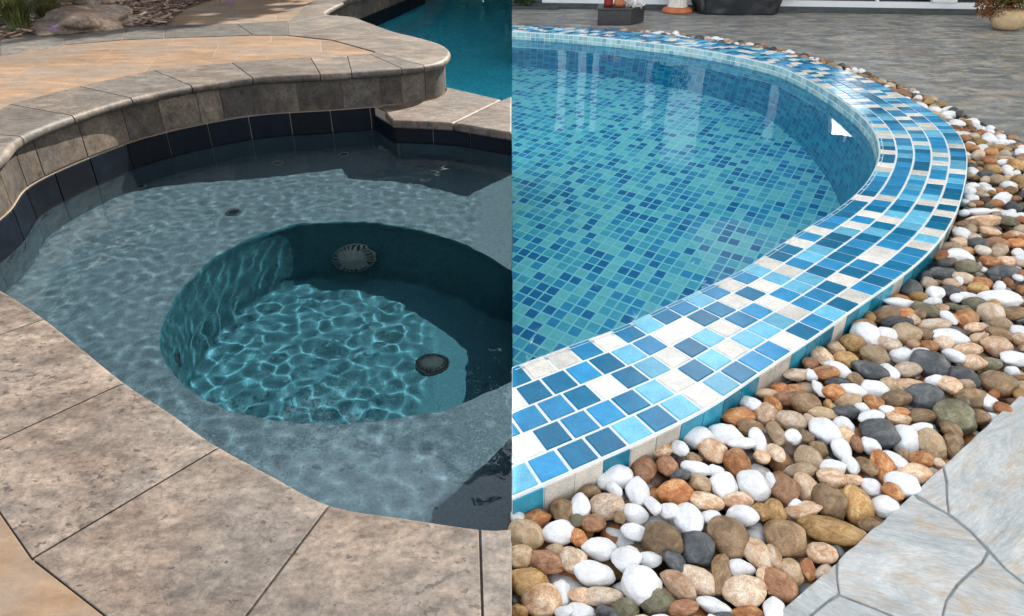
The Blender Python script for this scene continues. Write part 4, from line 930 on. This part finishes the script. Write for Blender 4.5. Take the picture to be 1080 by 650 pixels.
a = atop(653, p0.y + .10); pot('terracotta_pot', a.x, a.y, TZ, [(.001, 0), (.032, .002), (.048, .02), (.056, .035), (.05, .05), (.052, .12), (.058, .15), (.05, .15)], M['terra'], 'squat terracotta pot between the red pot and the white coral', 'pot', [(.058, .15), (.062, .152), (.062, .165), (.052, .165)])
for i, px in enumerate([663, 669, 675]):
    a = atop(px, p0.y + .12); tag(rock('coral_stone', (a.x, a.y, TZ + .028), (.034, .03, .03 + .006 * (i % 2)), M['coral'], i + 3, 4, .9, 2.6), ['lumpy white coral stone next to the terracotta pot', 'middle white coral stone of three on the granite block', 'white coral stone at the corner of the granite block'][i], 'coral stone', 'white coral stones on the granite block')
# fluted pedestal on terracotta base
pc = gp(714, 13); ped = tag(empty('fluted_pedestal', (pc.x, pc.y, FL)), 'white fluted pedestal on a round terracotta foot, topped by a leafy plant', 'pedestal')
vs, fs = lathe([(.001, 0), (.165, .0), (.17, .02), (.15, .045), (.12, .06), (.001, .06)], 36, (pc.x, pc.y, FL)); mesh('foot', vs, fs, M['terra'], ped, smooth=True)
vs = []; fs = []; n_ = 96
for z, r_ in [(.06, .115), (.08, .105), (.2, .095), (.42, .1), (.5, .13), (.52, .13)]:
    for k in range(n_):
        a = 2 * math.pi * k / n_; rr = r_ * (1 - .09 * abs(math.sin(a * 10))); vs.append((pc.x + rr * math.cos(a), pc.y + rr * math.sin(a), FL + z))
for j in range(5):
    for k in range(n_): b, c = j * n_ + k, j * n_ + (k + 1) % n_; fs.append((b, c, c + n_, b + n_))
mesh('fluted_shaft', vs, fs, plain('aged_white', (.6, .57, .5), .7, .15, 10), ped, smooth=True)
def leaves(name, loc, n_, r_, h_, mat, seed, parent, size=.05):
    rn = random.Random(seed); vs = []; fs = []
    for _ in range(n_):
        d = Vector((rn.gauss(0, 1), rn.gauss(0, 1), rn.gauss(0, 1))).normalized() * rn.uniform(.35, 1); c = Vector(loc) + Vector((d.x * r_, d.y * r_, d.z * h_))
        u = (d + Vector((rn.gauss(0, .5), rn.gauss(0, .5), rn.gauss(0, .5)))).normalized() * size * rn.uniform(.6, 1.2); s_ = u.cross(Vector((rn.gauss(0, 1), rn.gauss(0, 1), 1))).normalized() * size * .3
        b = len(vs); vs += [tuple(c), tuple(c + u * .5 + s_ + Vector((0, 0, .1 * size))), tuple(c + u), tuple(c + u * .5 - s_)]; fs.append((b, b + 1, b + 2, b + 3))
    return mesh(name, vs, fs, mat, parent)
leaves('plant', (pc.x, pc.y, FL + .68), 700, .24, .2, M['leaf'], 3, ped)
# covered grill: black tarp
pc = gp(778, 16); tarp = tag(empty('covered_bundle', (pc.x, pc.y + .3, FL)), 'low bulky bundle under a creased black tarpaulin in front of the glass doors', 'bundle')
bm = bmesh.new(); bmesh.ops.create_cube(bm, size=2); bmesh.ops.subdivide_edges(bm, edges=bm.edges[:], cuts=24, use_grid_fill=True)
for v_ in bm.verts:
    p = v_.co.copy(); d = p.normalized(); p = p.lerp(d * 1.25, .35); cr_ = noise.noise(Vector((p.x * 2, p.y * 2, p.z * .8))) * .1 + abs(noise.noise(Vector((p.x * 5, p.y * 5, p.z * 1.5 + 3)))) * .09
    v_.co = Vector((p.x * .43, p.y * .30, p.z * .26)) * (1 + cr_)
    if v_.co.z < -.24: v_.co.z = -.24
me = bpy.data.meshes.new('tarpaulin'); bm.to_mesh(me); bm.free(); me.polygons.foreach_set('use_smooth', [True] * len(me.polygons)); me.materials.append(plain('black_tarpaulin', (.014, .016, .02), .42, .3, 6))
o = bpy.data.objects.new('tarpaulin', me); COL.objects.link(o); o.parent = tarp; o.location = (.05, 0, .235)
pc = gp(820, 11.5); tag(rock('white_stone', (pc.x, pc.y, FL + .05), (.085, .06, .045), M['coral'], 8, 4, .5, 1.5), 'rough white stone lying beside the black tarpaulin bundle', 'stone')
# dark red flowering shrub at the very edge, potted plant at the far corner
pc = gp(545, 3); sb = tag(empty('red_shrub', (.12, pc.y - .45, FL)), 'dark low shrub with small red flowers beside the house step', 'shrub')
pc = gp(1068, 33); pp = tag(empty('potted_plant', (pc.x, pc.y, FL)), 'leafy plant with rusty foliage growing over a round tan clay pot', 'potted plant')
vs, fs = lathe([(.001, 0), (.10, 0), (.135, .03), (.15, .10), (.12, .165), (.08, .19), (.07, .18)], 32, (pc.x, pc.y + .12, FL)); mesh('pot', vs, fs, plain('tan_clay', (.42, .30, .17), .75, .18, 16), pp, smooth=True)
leaves('green_leaves', (pc.x + .02, pc.y + .18, FL + .34), 900, .22, .13, leaf_mat('green_leaf', (.02, .06, .01), (.06, .14, .02), (.12, .24, .05)), 5, pp, .05)
leaves('rusty_leaves', (pc.x - .05, pc.y + .22, FL + .20), 700, .22, .13, leaf_mat('rust_leaf', (.06, .02, .01), (.16, .06, .02), (.22, .13, .05)), 6, pp, .045)
leaves('foliage', (.14, sb.location.y, FL + .12), 500, .13, .1, M['leaf'], 7, sb, .04)
leaves('red_flowers', (.14, sb.location.y - .02, FL + .16), 160, .13, .08, M['red'], 8, sb, .03)
for o in [x for x in sb.children]:
    pass

# added unseen canopy, cut to shade the mosaic pool side; open ground all round
def zr(x, y): return (x, y)
q = NT('added_shading_fabric')
for x in list(q.t.nodes):
    if x.type != 'OUTPUT_MATERIAL': q.t.nodes.remove(x)
outn_ = [x for x in q.t.nodes if x.type == 'OUTPUT_MATERIAL'][0]; tr = q.n('ShaderNodeBsdfTranslucent'); df = q.n('ShaderNodeBsdfDiffuse'); mx = q.n('ShaderNodeMixShader'); mx.inputs[0].default_value = .45
tr.inputs[0].default_value = (.9, .88, .84, 1); df.inputs[0].default_value = (.85, .85, .83, 1); q.l(df.outputs[0], mx.inputs[1]); q.l(tr.outputs[0], mx.inputs[2]); q.l(mx.outputs[0], outn_.inputs[0])
SZ = 4.0; k = (SZ - WATER) / math.tan(EL); ox, oy = math.sin(AZ) * k, math.cos(AZ) * k
k2 = (SZ - ZC) / math.tan(EL); ox2, oy2 = math.sin(AZ) * k2, math.cos(AZ) * k2
nearin = [p for p in IN[len(IN) // 2:] if p.x < .26][::-1]
sp = [(ox2 - .03, -3)] + [(ox2 + p.x - .01, p.y + .02 + oy2) for p in nearin[::3]] + [(ox2 + .26, nearin[-1].y + .05 + oy2), (ox2 + .25, 18), (ox + 11, 18), (ox + 11, -3)]
cpy = tag(empty('added_shade_canopy', (ox + 5, 4, SZ)), 'added unseen white fabric canopy that shades the slate terrace', 'canopy')
prism('added_canopy_cloth', [Vector(p) for p in sp], SZ, SZ + .004, q.m, cpy)
for x, y in ((ox + .4, -2.8), (ox + 10.6, -2.8), (ox + 10.6, 17.6)):
    vs, fs = lathe([(.05, FL), (.045, SZ)], 12, (x, y, 0)); mesh('added_post', vs, fs, M['white'], cpy, smooth=True)
GZ = -.3
q = NT('lawn'); v = q.coord(); f = q.noise(v, 1.2, 8, .7); M['lawn'] = q.out(q.ramp(f, [(.35, (.03, .05, .015)), (.65, (.09, .12, .04))]), .9)
vs = []; fs = []
for x0, x1, y0, y1 in ((-900, 900, -900, -4), (-900, 900, 14, 900), (-900, -9, -4, 14), (10, 900, -4, 14)):
    b = len(vs); vs += [(x0, y0, GZ), (x1, y0, GZ), (x1, y1, GZ), (x0, y1, GZ)]; fs.append((b, b + 1, b + 2, b + 3))
b = len(vs); vs += [(-9, -4, -1.6), (10, -4, -1.6), (10, 14, -1.6), (-9, 14, -1.6)]; fs.append((b, b + 1, b + 2, b + 3))
tag(mesh('ground', vs, fs, M['lawn']), None, None, None, 'structure')
